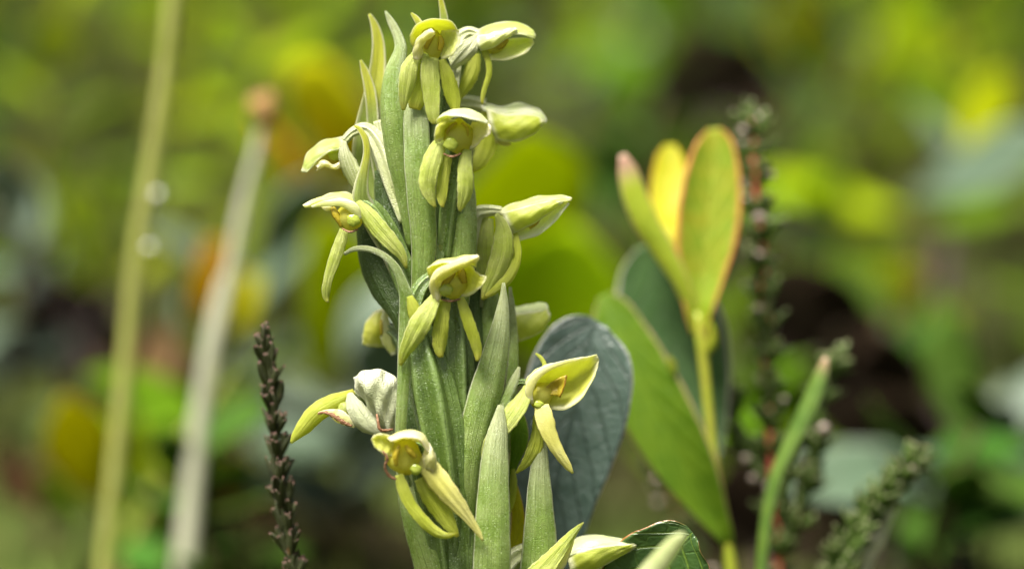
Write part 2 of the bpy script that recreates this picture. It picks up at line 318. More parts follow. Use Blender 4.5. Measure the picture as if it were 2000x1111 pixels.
M['leaf_edge'] = tissue('leaf_edge_on', (0.065, 0.13, 0.013), (0.10, 0.17, 0.02), (0.34, 0.40, 0.20), (0.30, 0.40, 0.05), tw=0.2, rim_w=0.2, rough=0.4, cell=2600, cell_b=0.2, tipcol=(0.40, 0.24, 0.16), tip=(0.85, 1.0), flip=True)
M['twig_yellow'] = tissue('twig_yellow_green', (0.30, 0.38, 0.02), (0.38, 0.36, 0.04), (0.5, 0.28, 0.06), (0.5, 0.55, 0.02), tw=0.25, rim_w=0.01, rough=0.45, cell=2600, cell_b=0.2)
M['twig'] = tissue('twig_brown', (0.07, 0.045, 0.025), (0.11, 0.075, 0.035), (0.1, 0.06, 0.04), (0.1, 0.06, 0.03), tw=0.0, rim_w=0.01, rough=0.9, spec=0.1, simple=True, mott=0.1)
M['twig_dark'] = tissue('twig_dark_purple', (0.045, 0.025, 0.025), (0.08, 0.05, 0.045), (0.05, 0.03, 0.03), (0.1, 0.06, 0.03), tw=0.0, rim_w=0.01, rough=0.7, cell=1500, cell_b=0.8)
M['straw'] = tissue('grass_straw', (0.33, 0.34, 0.09), (0.27, 0.29, 0.06), (0.4, 0.38, 0.15), (0.42, 0.44, 0.06), tw=0.25, rim_w=0.01, stripes=6, stripe_c=0.2, rough=0.5, spec=0.3, simple=True)
M['straw_pale'] = tissue('grass_pale', (0.54, 0.55, 0.38), (0.60, 0.59, 0.43), (0.5, 0.48, 0.35), (0.45, 0.45, 0.22), tw=0.25, rim_w=0.01, stripes=6, stripe_c=0.2, rough=0.5, spec=0.3, simple=True)
M['straw_mix'] = tissue('grass_soft_green', (0.42, 0.46, 0.22), (0.36, 0.42, 0.16), (0.5, 0.48, 0.35), (0.4, 0.46, 0.12), tw=0.3, rim_w=0.01, rough=0.5, spec=0.3, simple=True)
M['seed'] = tissue('seed_head', (0.30, 0.17, 0.06), (0.40, 0.24, 0.08), (0.3, 0.2, 0.1), (0.5, 0.28, 0.06), tw=0.2, rim_w=0.01, rough=0.7, spec=0.2, simple=True)
M['heather'] = tissue('heather_leaf', (0.026, 0.034, 0.007), (0.042, 0.050, 0.010), (0.05, 0.06, 0.02), (0.06, 0.10, 0.01), tw=0.1, rim_w=0.1, rough=0.42, spec=0.35, cell=2600, cell_b=0.2, mott=0.1, tipcol=(0.12, 0.055, 0.045), tip=(0.86, 1.0))
M['heather_green'] = tissue('heather_leaf_green', (0.045, 0.085, 0.012), (0.075, 0.12, 0.02), (0.09, 0.12, 0.04), (0.12, 0.2, 0.02), tw=0.15, rim_w=0.1, rough=0.5, spec=0.3, simple=True, mott=0.1, tipcol=(0.20, 0.20, 0.10), tip=(0.85, 1.0))
M['heather_stem'] = tissue('heather_stem', (0.26, 0.11, 0.03), (0.34, 0.15, 0.04), (0.2, 0.1, 0.05), (0.2, 0.1, 0.03), tw=0.0, rim_w=0.01, rough=0.6, cell=2000, cell_b=0.6)
M['heather_red'] = tissue('heather_red_stem', (0.30, 0.035, 0.025), (0.36, 0.08, 0.04), (0.2, 0.05, 0.03), (0.2, 0.05, 0.03), tw=0.0, rim_w=0.01, rough=0.5, cell=2000, cell_b=0.6)
M['bud'] = tissue('heather_bud', (0.34, 0.25, 0.21), (0.46, 0.38, 0.33), (0.5, 0.4, 0.4), (0.4, 0.3, 0.25), tw=0.2, rim_w=0.01, rough=0.35, spec=0.6, simple=True, rand=0.3)
# random background leaves: one material a kind, varied from leaf to leaf
def bgleaf(name, base, alt, rim, tr, tw, rough=0.6, sheen=0.0, rim_w=0.08, spec=0.05):
    return tissue(name, base, alt, rim, tr, tw=tw, rim_w=rim_w, rough=rough, spec=spec, rand=0.35, sheen=sheen, simple=True, varscale=2, mott=0.1)
M['bg_lime'] = bgleaf('lime_leaf', (0.27, 0.34, 0.003), (0.19, 0.30, 0.003), (0.32, 0.30, 0.008), (0.45, 0.52, 0.002), 0.45)
M['bg_bright'] = bgleaf('bright_lime_leaf', (0.42, 0.50, 0.004), (0.36, 0.48, 0.004), (0.48, 0.46, 0.01), (0.68, 0.78, 0.002), 0.5)
M['bg_green'] = bgleaf('green_leaf', (0.08, 0.155, 0.005), (0.11, 0.19, 0.005), (0.16, 0.19, 0.01), (0.20, 0.31, 0.003), 0.4)
M['bg_deep'] = bgleaf('deep_leaf', (0.035, 0.08, 0.010), (0.05, 0.11, 0.012), (0.12, 0.14, 0.03), (0.10, 0.18, 0.006), 0.28)
M['bg_grey'] = bgleaf('grey_leaf', (0.055, 0.095, 0.052), (0.08, 0.12, 0.07), (0.2, 0.22, 0.16), (0.12, 0.2, 0.06), 0.15, rough=0.5, sheen=0.15, spec=0.45)
M['bg_yellow'] = bgleaf('yellow_leaf', (0.52, 0.50, 0.003), (0.44, 0.46, 0.004), (0.60, 0.30, 0.01), (0.66, 0.60, 0.002), 0.5)
M['bg_orange'] = bgleaf('orange_leaf', (0.58, 0.30, 0.008), (0.54, 0.38, 0.008), (0.50, 0.14, 0.01), (0.80, 0.42, 0.005), 0.45)
M['bg_shade'] = bgleaf('gap_shade_leaf', (0.012, 0.008, 0.005), (0.018, 0.012, 0.006), (0.03, 0.02, 0.01), (0.03, 0.02, 0.01), 0.05, spec=0.05)  # near-black: shade of the gaps put into the leaf colour
M['bg_brown'] = bgleaf('brown_leaf', (0.16, 0.075, 0.04), (0.20, 0.11, 0.06), (0.2, 0.1, 0.06), (0.2, 0.1, 0.05), 0.15)
b = NB('dew'); g = b.n('ShaderNodeBsdfPrincipled', {'Base Color': (0.95, 0.95, 0.9), 'Roughness': 0.05, 'IOR': 1.33, 'Transmission Weight': 0.35, 'Specular IOR Level': 1.0}); o = b.n('ShaderNodeOutputMaterial'); b.t.links.new(g.outputs[0], o.inputs[0]); M['dew'] = b.m  # body whitened so the drop's bright glint sits in its colour

def ground_mat():
    b = NB('peat_and_moss'); tc = b.n('ShaderNodeTexCoord').outputs['Object']
    n1 = b.noise(tc, 22, 5); n2 = b.noise(tc, 160, 5, 0.65)
    c = b.mix(b.ramp(n1, 0.40, 0.60), (0.030, 0.019, 0.012), (0.05, 0.075, 0.014))
    c = b.mix(b.math('MULTIPLY', b.ramp(n2, 0.4, 0.7), 0.5), c, (0.085, 0.10, 0.02))
    bump = b.n('ShaderNodeBump', {'Strength': 1.0, 'Distance': 0.004, 'Height': n2})
    p = b.n('ShaderNodeBsdfPrincipled', {'Base Color': c, 'Roughness': 0.95, 'Specular IOR Level': 0.1, 'Normal': bump}); o = b.n('ShaderNodeOutputMaterial')
    b.t.links.new(p.outputs[0], o.inputs[0]); return b.m
M['ground'] = ground_mat()

# ------------------------------------------------------------------ ground
def gh(x, y): return 0.006 * math.sin(x * 31 + 1) * math.sin(y * 23) + 0.004 * math.sin(x * 67 + y * 41)
xs = np.concatenate([-np.geomspace(40, 0.62, 14), np.linspace(-0.6, 0.6, 70), np.geomspace(0.62, 40, 14)])
ys = np.concatenate([-np.geomspace(20, 0.52, 10), np.linspace(-0.5, 1.6, 110), np.geomspace(1.65, 80, 18)])
gv = [(x, y, gh(x, y) if abs(x) < 3 and abs(y) < 3 else 0.0) for y in ys for x in xs]; nx = len(xs)
gf = [(j*nx+i, j*nx+i+1, (j+1)*nx+i+1, (j+1)*nx+i) for j in range(len(ys)-1) for i in range(nx-1)]
tag(link('ground', gv, gf, None, M['ground'], origin=(0, 0, 0)), kind='structure')

# moss: short tufts covering the peat
def moss():
    K = 26000
    x = rng.uniform(-0.42, 0.42, K); y = rng.uniform(-0.02, 1.5, K); keep = np.abs(x) < 0.10 + 0.24 * (y + 0.3)
    x, y = x[keep], y[keep]; K = len(x)
    z = 0.006 * np.sin(x * 31 + 1) * np.sin(y * 23) + 0.004 * np.sin(x * 67 + y * 41)
    hgt = rng.uniform(0.004, 0.013, K); a = rng.uniform(0, 6.28, K); wd = rng.uniform(0.0006, 0.0014, K); ln = rng.uniform(0, 0.6, K) * hgt; b_ = rng.uniform(0, 6.28, K)
    base = np.stack([x, y, z - 0.001], 1); sd = np.stack([np.cos(a), np.sin(a), 0 * a], 1) * wd[:, None]; fd = np.stack([-np.sin(a), np.cos(a), 0 * a], 1) * wd[:, None] * .5
    tip = base + np.stack([np.cos(b_) * ln, np.sin(b_) * ln, hgt], 1)
    V = np.stack([base - sd, base + sd, base + fd, tip], 1).reshape(-1, 3); i0 = np.arange(K) * 4
    F = np.concatenate([np.stack([i0, i0+1, i0+3], 1), np.stack([i0+1, i0+2, i0+3], 1), np.stack([i0+2, i0, i0+3], 1)])
    me = bpy.data.meshes.new('moss'); me.from_pydata(V.tolist(), [], F.tolist()); me.materials.append(M['moss'])
    ob = bpy.data.objects.new('moss', me); col.objects.link(ob); tag(ob, 'low green moss tufts covering the dark peat ground', 'moss', kind='stuff')
M['moss'] = tissue('moss', (0.035, 0.055, 0.010), (0.055, 0.05, 0.02), (0.05, 0.06, 0.01), (0.08, 0.12, 0.01), tw=0.2, rim_w=0.01, rough=0.9, spec=0.1, simple=True, mott=0.1, varscale=20)
moss()

# ------------------------------------------------------------------ the orchid
gpy = ground_py(905, 0)
orchid = thing('orchid_plant', 'tall pale green orchid spike with yellow hooded flowers, in sharp focus', 'orchid', P(905, gpy, 0))
tube('stem', [(905, gpy + 10, 0, 120), (890, 1200, 0, 112), (880, 900, 0, 100), (870, 600, 0, 88), (860, 350, 0, 66), (852, 150, 0, 44), (850, 70, 0, 18)], M['ovary'], orchid, n=60, m=28, ribs=9, rib=0.05, twist=2.0)
def bract(pts, m='bract', **kw):
    kw.setdefault('n', 40); kw.setdefault('nw', 21); kw.setdefault('t', 7); kw.setdefault('cup', 0.9); kw.setdefault('groove', 0.03); kw.setdefault('ripple', (0.07, 8, 0))
    pts = [(*p[:3], p[3] * 0.91, *p[4:]) for p in pts]
    return blade('bract', pts, M[m], orchid, **kw)
# upper left
bract([(721, 28, -50, 6), (731, 48, -48, 16), (739, 85, -46, 26), (737, 140, -45, 36), (727, 200, -42, 46), (716, 260, -40, 54), (712, 320, -38, 54), (722, 390, -30, 50), (752, 470, -20, 44), (790, 560, -10, 36)], 'bract_yellow', cup=-0.5)
bract([(704, 118, -30, 5), (712, 138, -28, 16), (722, 175, -26, 24), (727, 215, -24, 26), (730, 270, -24, 24), (742, 350, -20, 24), (765, 430, -15, 22)], 'bract_yellow', cup=-0.4)
bract([(752, 22, -20, 4), (759, 40, -14, 16), (773, 72, -2, 24), (777, 96, 8, 32), (764, 135, 22, 44), (758, 180, 34, 54), (760, 230, 40, 60), (770, 300, 38, 60), (786, 380, 30, 52), (806, 490, 20, 40)], 'bract', cup=1.4, roll=-25)
bract([(806, 140, 20, 14), (808, 180, 34, 40), (811, 215, 48, 52), (814, 270, 62, 58), (817, 330, 70, 60), (823, 400, 70, 60), (828, 470, 66, 56), (824, 540, 58, 46), (818, 620, 40, 36)], 'bract', cup=1.0)
bract([(905, 300, 30, 20), (906, 350, 40, 50), (907, 400, 46, 62), (909, 440, 48, 60), (906, 500, 46, 60), (900, 560, 38, 52), (895, 640, 20, 40)], 'bract', cup=1.0, roll=12)
bract([(692, 246, 25, 5), (702, 252, 28, 11), (714, 272, 32, 16), (717, 300, 34, 17), (711, 335, 36, 22), (706, 365, 36, 32), (706, 388, 34, 40), (728, 430, 26, 44), (758, 480, 18, 46), (790, 550, 10, 40)], 'bract_yellow', cup=0.5, roll=10)
bract([(740, 235, -20, 30), (748, 270, -16, 34), (752, 330, -14, 40), (760, 400, -10, 46), (790, 500, -10, 40)], 'pale', cup=1.1)
bract([(672, 497, 62, 7), (690, 487, 74, 11), (718, 486, 84, 13), (748, 498, 90, 14), (772, 522, 92, 18), (787, 556, 92, 23), (797, 598, 90, 38), (797, 640, 88, 42), (791, 700, 88, 32), (787, 760, 88, 27), (783, 830, 86, 25), (784, 900, 70, 24), (800, 980, 40, 24)], 'bract', cup=0.8, n=50)
bract([(872, 396, 40, 5), (874, 425, 42, 16), (867, 455, 42, 18), (858, 500, 38, 12), (858, 560, 30, 12)], 'bract_yellow', cup=0.5)
# middle
bract([(984, 552, 40, 6), (984, 590, 46, 22), (979, 640, 54, 42), (966, 710, 64, 64), (949, 780, 70, 76), (933, 845, 70, 74), (920, 910, 66, 58), (916, 980, 56, 46), (912, 1080, 30, 40)], 'bract', cup=1.0, roll=10)
bract([(940, 600, -20, 20), (950, 560, -20, 40), (958, 620, -14, 40), (960, 700, -10, 44), (945, 800, -10, 44)], 'bract', cup=1.0)
bract([(996, 560, -40, 6), (1000, 610, -38, 16), (1003, 680, -36, 20), (998, 760, -30, 26), (985, 860, -26, 30), (960, 980, -20, 40)], 'bract', cup=0.8)
bract([(1014, 716, 30, 6), (1008, 735, 36, 18), (995, 765, 44, 28), (976, 805, 50, 38), (962, 850, 50, 40), (950, 920, 40, 36)], 'bract', cup=1.1)
# lower
bract([(978, 790, 70, 12), (974, 830, 84, 38), (968, 880, 94, 56), (964, 950, 102, 68), (962, 1020, 106, 76), (960, 1111, 106, 82), (952, 1230, 90, 84), (930, 1400, 50, 70)], 'bract', cup=0.95)
bract([(1060, 838, 30, 6), (1056, 880, 34, 30), (1054, 930, 38, 46), (1054, 1000, 42, 62), (1054, 1060, 44, 74), (1049, 1140, 44, 82), (1020, 1280, 30, 74), (960, 1420, 10, 60)], 'bract', cup=0.75)
bract([(776, 860, 40, 6), (781, 905, 46, 24), (793, 950, 52, 54), (808, 1000, 58, 80), (828, 1055, 60, 100), (850, 1120, 58, 112), (872, 1230, 50, 112), (890, 1400, 20, 90)], 'bract', cup=1.15, fold=0.5, roll=-12)
bract([(1004, 780, -30, 10), (1012, 820, -26, 34), (1014, 860, -24, 40), (1004, 905, -24, 20), (990, 960, -24, 12)], 'leaf_green', cup=0.6)
bract([(1002, 930, -40, 6), (1010, 985, -40, 24), (1012, 1030, -36, 30), (1000, 1090, -36, 26), (980, 1180, -30, 20)], 'leaf_yellow', cup=0.6)
bract([(1002, 915, -20, 8), (1003, 940, -18, 16), (1001, 975, -18, 12), (990, 1010, -18, 8)], 'lip', cup=0.6)
# tips above the top flower
bract([(856, -34, -10, 4), (861, 0, -10, 11), (867, 35, -8, 18), (868, 90, -6, 26), (860, 170, 0, 26)], 'bract_yellow', cup=0.6)
bract([(803, 26, 10, 5), (812, 36, 14, 13), (822, 52, 16, 16), (835, 90, 16, 20), (845, 150, 10, 24)], 'bract_yellow', cup=0.6)
bract([(906, 55, -50, 6), (915, 68, -48, 14), (905, 110, -44, 20), (880, 180, -30, 24)], 'bract', cup=0.6)
# dark bract bodies deep in the spike
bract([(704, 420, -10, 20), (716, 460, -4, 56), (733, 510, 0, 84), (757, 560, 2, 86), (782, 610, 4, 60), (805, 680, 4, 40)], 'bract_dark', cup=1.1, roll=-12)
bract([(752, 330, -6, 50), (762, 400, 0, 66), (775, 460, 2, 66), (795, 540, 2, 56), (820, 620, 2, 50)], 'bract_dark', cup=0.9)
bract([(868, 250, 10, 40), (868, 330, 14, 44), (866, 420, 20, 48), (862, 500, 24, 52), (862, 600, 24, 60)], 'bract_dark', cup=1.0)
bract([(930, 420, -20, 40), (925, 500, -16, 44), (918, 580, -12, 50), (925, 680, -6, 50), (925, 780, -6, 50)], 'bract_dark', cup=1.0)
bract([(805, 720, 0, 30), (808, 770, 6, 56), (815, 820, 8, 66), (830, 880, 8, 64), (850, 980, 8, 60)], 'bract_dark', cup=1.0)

def flower(cx, cy, z, wx, wy, wz, ang=0, m='column'):
    return blob('flower', cx, cy, z, wx, wy, wz, M[m], orchid, ang=ang, lump=0.05)
def sepal(f, pts, m='sepal', **kw):
    kw.setdefault('cup', 0.7); kw.setdefault('n', 30); kw.setdefault('nw', 17); kw.setdefault('t', 4); kw.setdefault('groove', 0.06); kw.setdefault('ripple', (0.16, 6, 0)); kw.setdefault('wav', 0.035)
    sg = 1 if pts[-1][0] < pts[0][0] else -1; m_ = len(pts) - 1
    pts = [(*p[:3], p[3] * (0.96 - 0.16 * i / m_), sg * (-18 + 46 * i / m_)) for i, p in enumerate(pts)]
    return blade('lateral_sepal', pts, M[m], f, **kw)
def lip(f, pts, m='lip', **kw):
    kw.setdefault('cup', 0.6); kw.setdefault('t', 4); kw.setdefault('nw', 15); kw.setdefault('groove', 0.05); kw.setdefault('ripple', (0.14, 7, 0)); kw.setdefault('wav', 0.035)
    sg = 1 if pts[-1][0] < pts[0][0] else -1; m_ = len(pts) - 1
    pts = [(*p[:3], p[3] * (0.96 - 0.14 * i / m_), sg * (-12 + 36 * i / m_)) for i, p in enumerate(pts)]
    return blade('lip', pts, M[m], f, **kw)
def ovary(f, pts, m='ovary', **kw):
    return tube('ovary', pts, M[m], f, n=44, m=48, ribs=6, rib=kw.get('rib', 0.17), twist=kw.get('twist', 3.5))
def dorsal(f, g, m='hood', **kw): return patch('dorsal_sepal', g, M[m], f, **kw)
def petal(f, g, m='petal', **kw): return patch('petal', g, M[m], f, **kw)
def pet_blade(f, pts, m='petal', **kw): return blade('petal', pts, M[m], f, cup=kw.get('cup', 0.6), t=6, n=20, ripple=(0.08, 8, 0))
def anther(f, pts): return blade('anther', pts, M['anther'], f, cup=1.2, t=8, n=12, nw=7, wav=0.04)
def stigma(f, x, y, z, a, b_): return blob('stigma', x, y, z, a, b_, 10, M['stigma'], f, lump=0.08)

# F1 topmost, facing the viewer
f = flower(842, 88, 62, 50, 62, 36)
dorsal(f, [[(814, 102, 52), (828, 82, 38), (846, 78, 34), (866, 82, 38), (884, 100, 52)], [(802, 84, 82), (817, 60, 70), (848, 51, 64), (878, 55, 70), (896, 78, 82)], [(801, 70, 104), (816, 47, 110), (850, 37, 114), (880, 42, 110), (896, 62, 104)]])
petal(f, [[(806, 116, 82), (816, 118, 90), (826, 112, 80)], [(808, 92, 94), (818, 92, 102), (826, 92, 92)], [(818, 72, 102), (828, 74, 112), (834, 80, 100)], [(842, 56, 112), (848, 62, 120), (850, 68, 108)]])
petal(f, [[(862, 118, 72), (858, 88, 58), (862, 60, 60)], [(878, 112, 88), (880, 84, 80), (882, 58, 84)], [(884, 106, 102), (898, 80, 104), (894, 60, 102)]], 'hood')
anther(f, [(832, 96, 82, 8), (836, 80, 86, 14), (846, 66, 86, 10)]); anther(f, [(860, 70, 84, 6), (862, 84, 86, 12), (858, 100, 82, 8)])
stigma(f, 828, 112, 82, 20, 18)
sepal(f, [(812, 104, 78, 22), (800, 130, 82, 36), (795, 165, 82, 38), (791, 192, 80, 28), (789, 216, 76, 10)])
sepal(f, [(864, 116, 78, 14), (873, 145, 78, 28), (881, 178, 74, 36), (886, 204, 70, 30), (889, 226, 66, 10)], 'lip')
blade('spur', [(824, 122, 66, 20), (820, 155, 64, 36), (815, 190, 64, 40), (810, 214, 60, 24)], M['lip'], f, cup=0.9)
lip(f, [(842, 112, 86, 36), (841, 140, 90, 42), (842, 180, 90, 40), (844, 212, 88, 34), (846, 232, 86, 26), (848, 243, 84, 10)], 'sepal')
ovary(f, [(848, 96, 40, 26), (860, 130, 26, 34), (858, 200, 16, 40), (852, 280, 8, 38)])

# F2 top right, seen from the side
f = flower(962, 88, -28, 44, 34, 26, m='column')
dorsal(f, [[(924, 64, -42), (928, 74, -22), (936, 84, -16)], [(962, 47, -46), (966, 60, -12), (976, 74, -2)], [(1010, 44, -46), (1012, 54, -16), (1016, 68, -6)], [(1037, 57, -36), (1041, 66, -20), (1043, 76, -14)], [(1045, 68, -30), (1046, 71, -24), (1045, 76, -20)]], 'hood_green')
petal(f, [[(930, 72, -20), (932, 86, -10), (938, 100, -16)], [(956, 66, -8), (958, 80, 0), (962, 94, -8)], [(985, 58, -4), (990, 66, 2), (990, 76, -2)], [(1006, 54, -8), (1010, 58, -4), (1010, 64, -6)]], 'hood_white')
petal(f, [[(938, 92, -40), (946, 106, -30), (956, 118, -22)], [(975, 80, -50), (982, 100, -34), (990, 118, -18)], [(1015, 74, -46), (1024, 90, -30), (1030, 102, -18)], [(1040, 76, -34), (1043, 82, -26), (1042, 86, -22)]], 'hood')
anther(f, [(962, 96, -18, 8), (978, 86, -14, 20), (992, 76, -16, 8)])
sepal(f, [(934, 70, -20, 14), (918, 92, -8, 40), (897, 116, -4, 42), (880, 134, -6, 26), (868, 144, -10, 8)], 'pale', roll=15)
sepal(f, [(930, 104, -46, 18), (922, 132, -44, 36), (908, 165, -42, 38), (897, 188, -42, 24), (892, 200, -42, 8)], 'lip')
lip(f, [(944, 96, -22, 14), (954, 122, -18, 13), (955, 146, -16, 13), (948, 170, -16, 12), (943, 190, -16, 10), (942, 204, -16, 5)])
ovary(f, [(936, 68, -40, 16), (915, 64, -42, 20), (893, 84, -40, 30), (878, 150, -30, 38), (868, 250, -16, 40)], 'pale')

# F3 second on the right, side view
f = flower(985, 240, -72, 50, 34, 28, m='lip')
dorsal(f, [[(932, 196, -92), (936, 204, -72), (942, 216, -66)], [(972, 208, -94), (978, 217, -66), (984, 228, -60)], [(1015, 202, -94), (1020, 214, -64), (1025, 226, -58)], [(1050, 212, -84), (1055, 222, -66), (1058, 234, -60)], [(1066, 230, -74), (1068, 236, -68), (1066, 242, -66)]], 'hood_white')
petal(f, [[(950, 212, -64), (956, 244, -52), (968, 274, -58)], [(985, 222, -54), (996, 250, -44), (1004, 278, -54)], [(1026, 222, -54), (1034, 246, -46), (1038, 266, -56)], [(1060, 230, -62), (1063, 238, -58), (1060, 246, -62)]], 'hood_green')
sepal(f, [(946, 218, -70, 22), (954, 255, -70, 46), (948, 292, -72, 46), (934, 322, -74, 30), (922, 338, -76, 8)], 'lip')
lip(f, [(968, 268, -74, 20), (978, 276, -72, 18), (992, 282, -72, 10), (998, 284, -72, 4)], 'cream_lip')
ovary(f, [(948, 206, -80, 22), (915, 202, -78, 26), (893, 206, -70, 26), (875, 240, -50, 36), (868, 320, -30, 40)], 'pale', rib=0.16)

# F4 facing the viewer
f = flower(894, 266, 88, 62, 66, 44)
dorsal(f, [[(858, 250, 92), (878, 232, 76), (902, 226, 70), (926, 230, 76), (946, 246, 90)], [(852, 236, 114), (872, 220, 114), (900, 214, 112), (930, 220, 114), (954, 238, 114)], [(860, 228, 128), (878, 226, 140), (904, 228, 148), (932, 236, 142), (951, 242, 128)]], 'hood_white')
petal(f, [[(850, 278, 96), (860, 276, 104), (868, 268, 92)], [(849, 256, 108), (860, 256, 116), (870, 252, 98)], [(860, 238, 116), (870, 240, 124), (880, 240, 104)], [(876, 230, 122), (884, 234, 126), (892, 236, 112)]], 'hood')
petal(f, [[(918, 292, 94), (914, 264, 80), (922, 238, 84)], [(930, 286, 106), (934, 262, 100), (938, 238, 104)], [(938, 276, 114), (946, 258, 116), (952, 240, 120)], [(940, 270, 120), (957, 262, 126), (960, 248, 128)]], 'petal')
anther(f, [(872, 262, 110, 4), (880, 248, 114, 6), (892, 240, 114, 5)]); anther(f, [(902, 240, 114, 5), (912, 250, 112, 5), (914, 266, 108, 3)])
stigma(f, 881, 281, 108, 28, 26)
blade('withered_edge', [(866, 300, 100, 3), (884, 306, 108, 4), (902, 300, 102, 3)], M['brown_rim'], f, cup=1, n=16, nw=5, wav=0.5)
sepal(f, [(862, 272, 96, 24), (848, 300, 104, 40), (838, 335, 108, 42), (836, 365, 106, 38), (843, 388, 102, 26), (851, 405, 98, 8)])
sepal(f, [(910, 292, 98, 22), (907, 320, 104, 32), (909, 352, 108, 36), (908, 382, 106, 34), (902, 402, 102, 22), (899, 413, 100, 8)])
lip(f, [(872, 302, 92, 24), (868, 335, 92, 24), (864, 368, 92, 26), (863, 390, 92, 22), (865, 405, 92, 8)])
ovary(f, [(896, 262, 66, 36), (890, 320, 50, 44), (882, 400, 36, 48), (876, 500, 20, 46)])

# F5 upper left, small, looking away to the left
f = flower(655, 300, -8, 32, 28, 22, m='lip')
dorsal(f, [[(672, 268, -26), (674, 280, 0), (672, 292, 6)], [(640, 272, -30), (644, 284, 6), (648, 296, 14)], [(612, 287, -28), (618, 298, 4), (628, 308, 12)], [(595, 310, -22), (603, 318, 0), (614, 322, 8)], [(589, 336, -14), (594, 337, -4), (600, 337, 2)]], 'hood_green')
petal(f, [[(614, 322, 2), (620, 328, 10), (618, 334, 6)], [(632, 312, 8), (634, 320, 16), (634, 326, 10)], [(650, 322, 8), (652, 327, 12), (654, 331, 8)], [(664, 316, 4), (666, 322, 6), (668, 327, 4)]], 'petal')
sepal(f, [(672, 276, 6, 10), (674, 298, 14, 28), (682, 325, 16, 40), (694, 355, 12, 36), (706, 382, 6, 14)], 'pale')
ovary(f, [(672, 276, -14, 14), (690, 258, -16, 16), (712, 252, -16, 22), (738, 280, -12, 34), (766, 350, -6, 40), (800, 430, 0, 40)], 'pale')

# F6 left, profile, long hanging lip
f = flower(682, 424, 34, 50, 54, 34, ang=20)
dorsal(f, [[(591, 400, 26), (593, 403, 30), (596, 406, 26)], [(622, 386, 18), (628, 392, 36), (632, 402, 34)], [(650, 377, 10), (656, 386, 38), (658, 398, 40)], [(672, 375, 6), (680, 388, 34), (682, 402, 38)], [(700, 386, 10), (702, 394, 28), (702, 404, 32)]], 'hood')
pet_blade(f, [(608, 404, 42, 5), (640, 397, 52, 12), (670, 396, 58, 18), (692, 408, 60, 20), (704, 428, 54, 6)], 'hood_white')
anther(f, [(650, 404, 44, 8), (654, 416, 48, 15), (661, 429, 48, 12), (667, 444, 44, 6)])
pet_blade(f, [(628, 402, 40, 6), (637, 406, 42, 12), (648, 404, 40, 10)], 'petal')
stigma(f, 690, 430, 54, 26, 24)
blade('withered_edge', [(668, 446, 50, 3), (684, 453, 54, 4), (700, 448, 48, 3)], M['brown_rim'], f, cup=1, n=16, nw=5, wav=0.5)
sepal(f, [(700, 392, 36, 16), (714, 412, 44, 32), (738, 444, 52, 40), (764, 474, 56, 36), (783, 498, 54, 24), (793, 524, 50, 7)])
lip(f, [(672, 448, 44, 18), (664, 475, 48, 26), (652, 510, 50, 26), (641, 545, 48, 20), (637, 570, 46, 20), (638, 582, 44, 16), (642, 591, 43, 6)], 'sepal')
ovary(f, [(700, 394, 20, 24), (726, 410, 16, 34), (756, 460, 12, 44), (790, 540, 8, 48), (820, 620, 4, 44)])

# F7 right, profile, pointed hood
f = flower(1000, 428, -8, 44, 36, 26, m='lip')
dorsal(f, [[(972, 410, -26), (976, 416, -10), (982, 424, -4)], [(1008, 396, -30), (1012, 404, 0), (1018, 412, 6)], [(1052, 384, -30), (1056, 391, -2), (1062, 400, 4)], [(1092, 382, -22), (1095, 388, -4), (1097, 395, 0)], [(1116, 385, -12), (1117, 389, -8), (1115, 393, -8)]], 'hood')
petal(f, [[(980, 416, -4), (988, 438, 8), (1000, 458, 0)], [(1016, 406, 6), (1028, 422, 16), (1038, 440, 6)], [(1058, 396, 4), (1068, 405, 10), (1074, 416, 2)], [(1094, 391, -2), (1098, 394, 0), (1100, 397, -2)]], 'hood_green')
petal(f, [[(996, 444, -26), (1004, 460, -14), (1014, 471, -8)], [(1042, 434, -30), (1050, 446, -12), (1056, 457, -6)], [(1082, 406, -24), (1088, 416, -10), (1094, 422, -6)], [(1106, 394, -16), (1110, 396, -10), (1112, 397, -8)]], 'hood_white')
anther(f, [(1034, 446, -6, 5), (1046, 436, -2, 8), (1056, 424, -4, 5)])
sepal(f, [(968, 418, 4, 12), (980, 446, 16, 34), (981, 485, 22, 46), (968, 530, 20, 44), (952, 565, 14, 28), (942, 586, 10, 8)], 'sepal', roll=-10)
sepal(f, [(950, 425, -14, 26), (944, 465, -8, 44), (944, 510, -6, 42), (948, 550, -6, 30), (944, 578, -4, 10)], 'sepal')
lip(f, [(998, 448, -4, 22), (1008, 480, 4, 20), (1008, 512, 10, 20), (992, 545, 14, 24), (966, 568, 14, 20), (946, 582, 12, 6)])
ovary(f, [(980, 412, -18, 14), (955, 412, -20, 20), (932, 418, -20, 26), (915, 460, -20, 36), (900, 560, -14, 44)], 'pale')

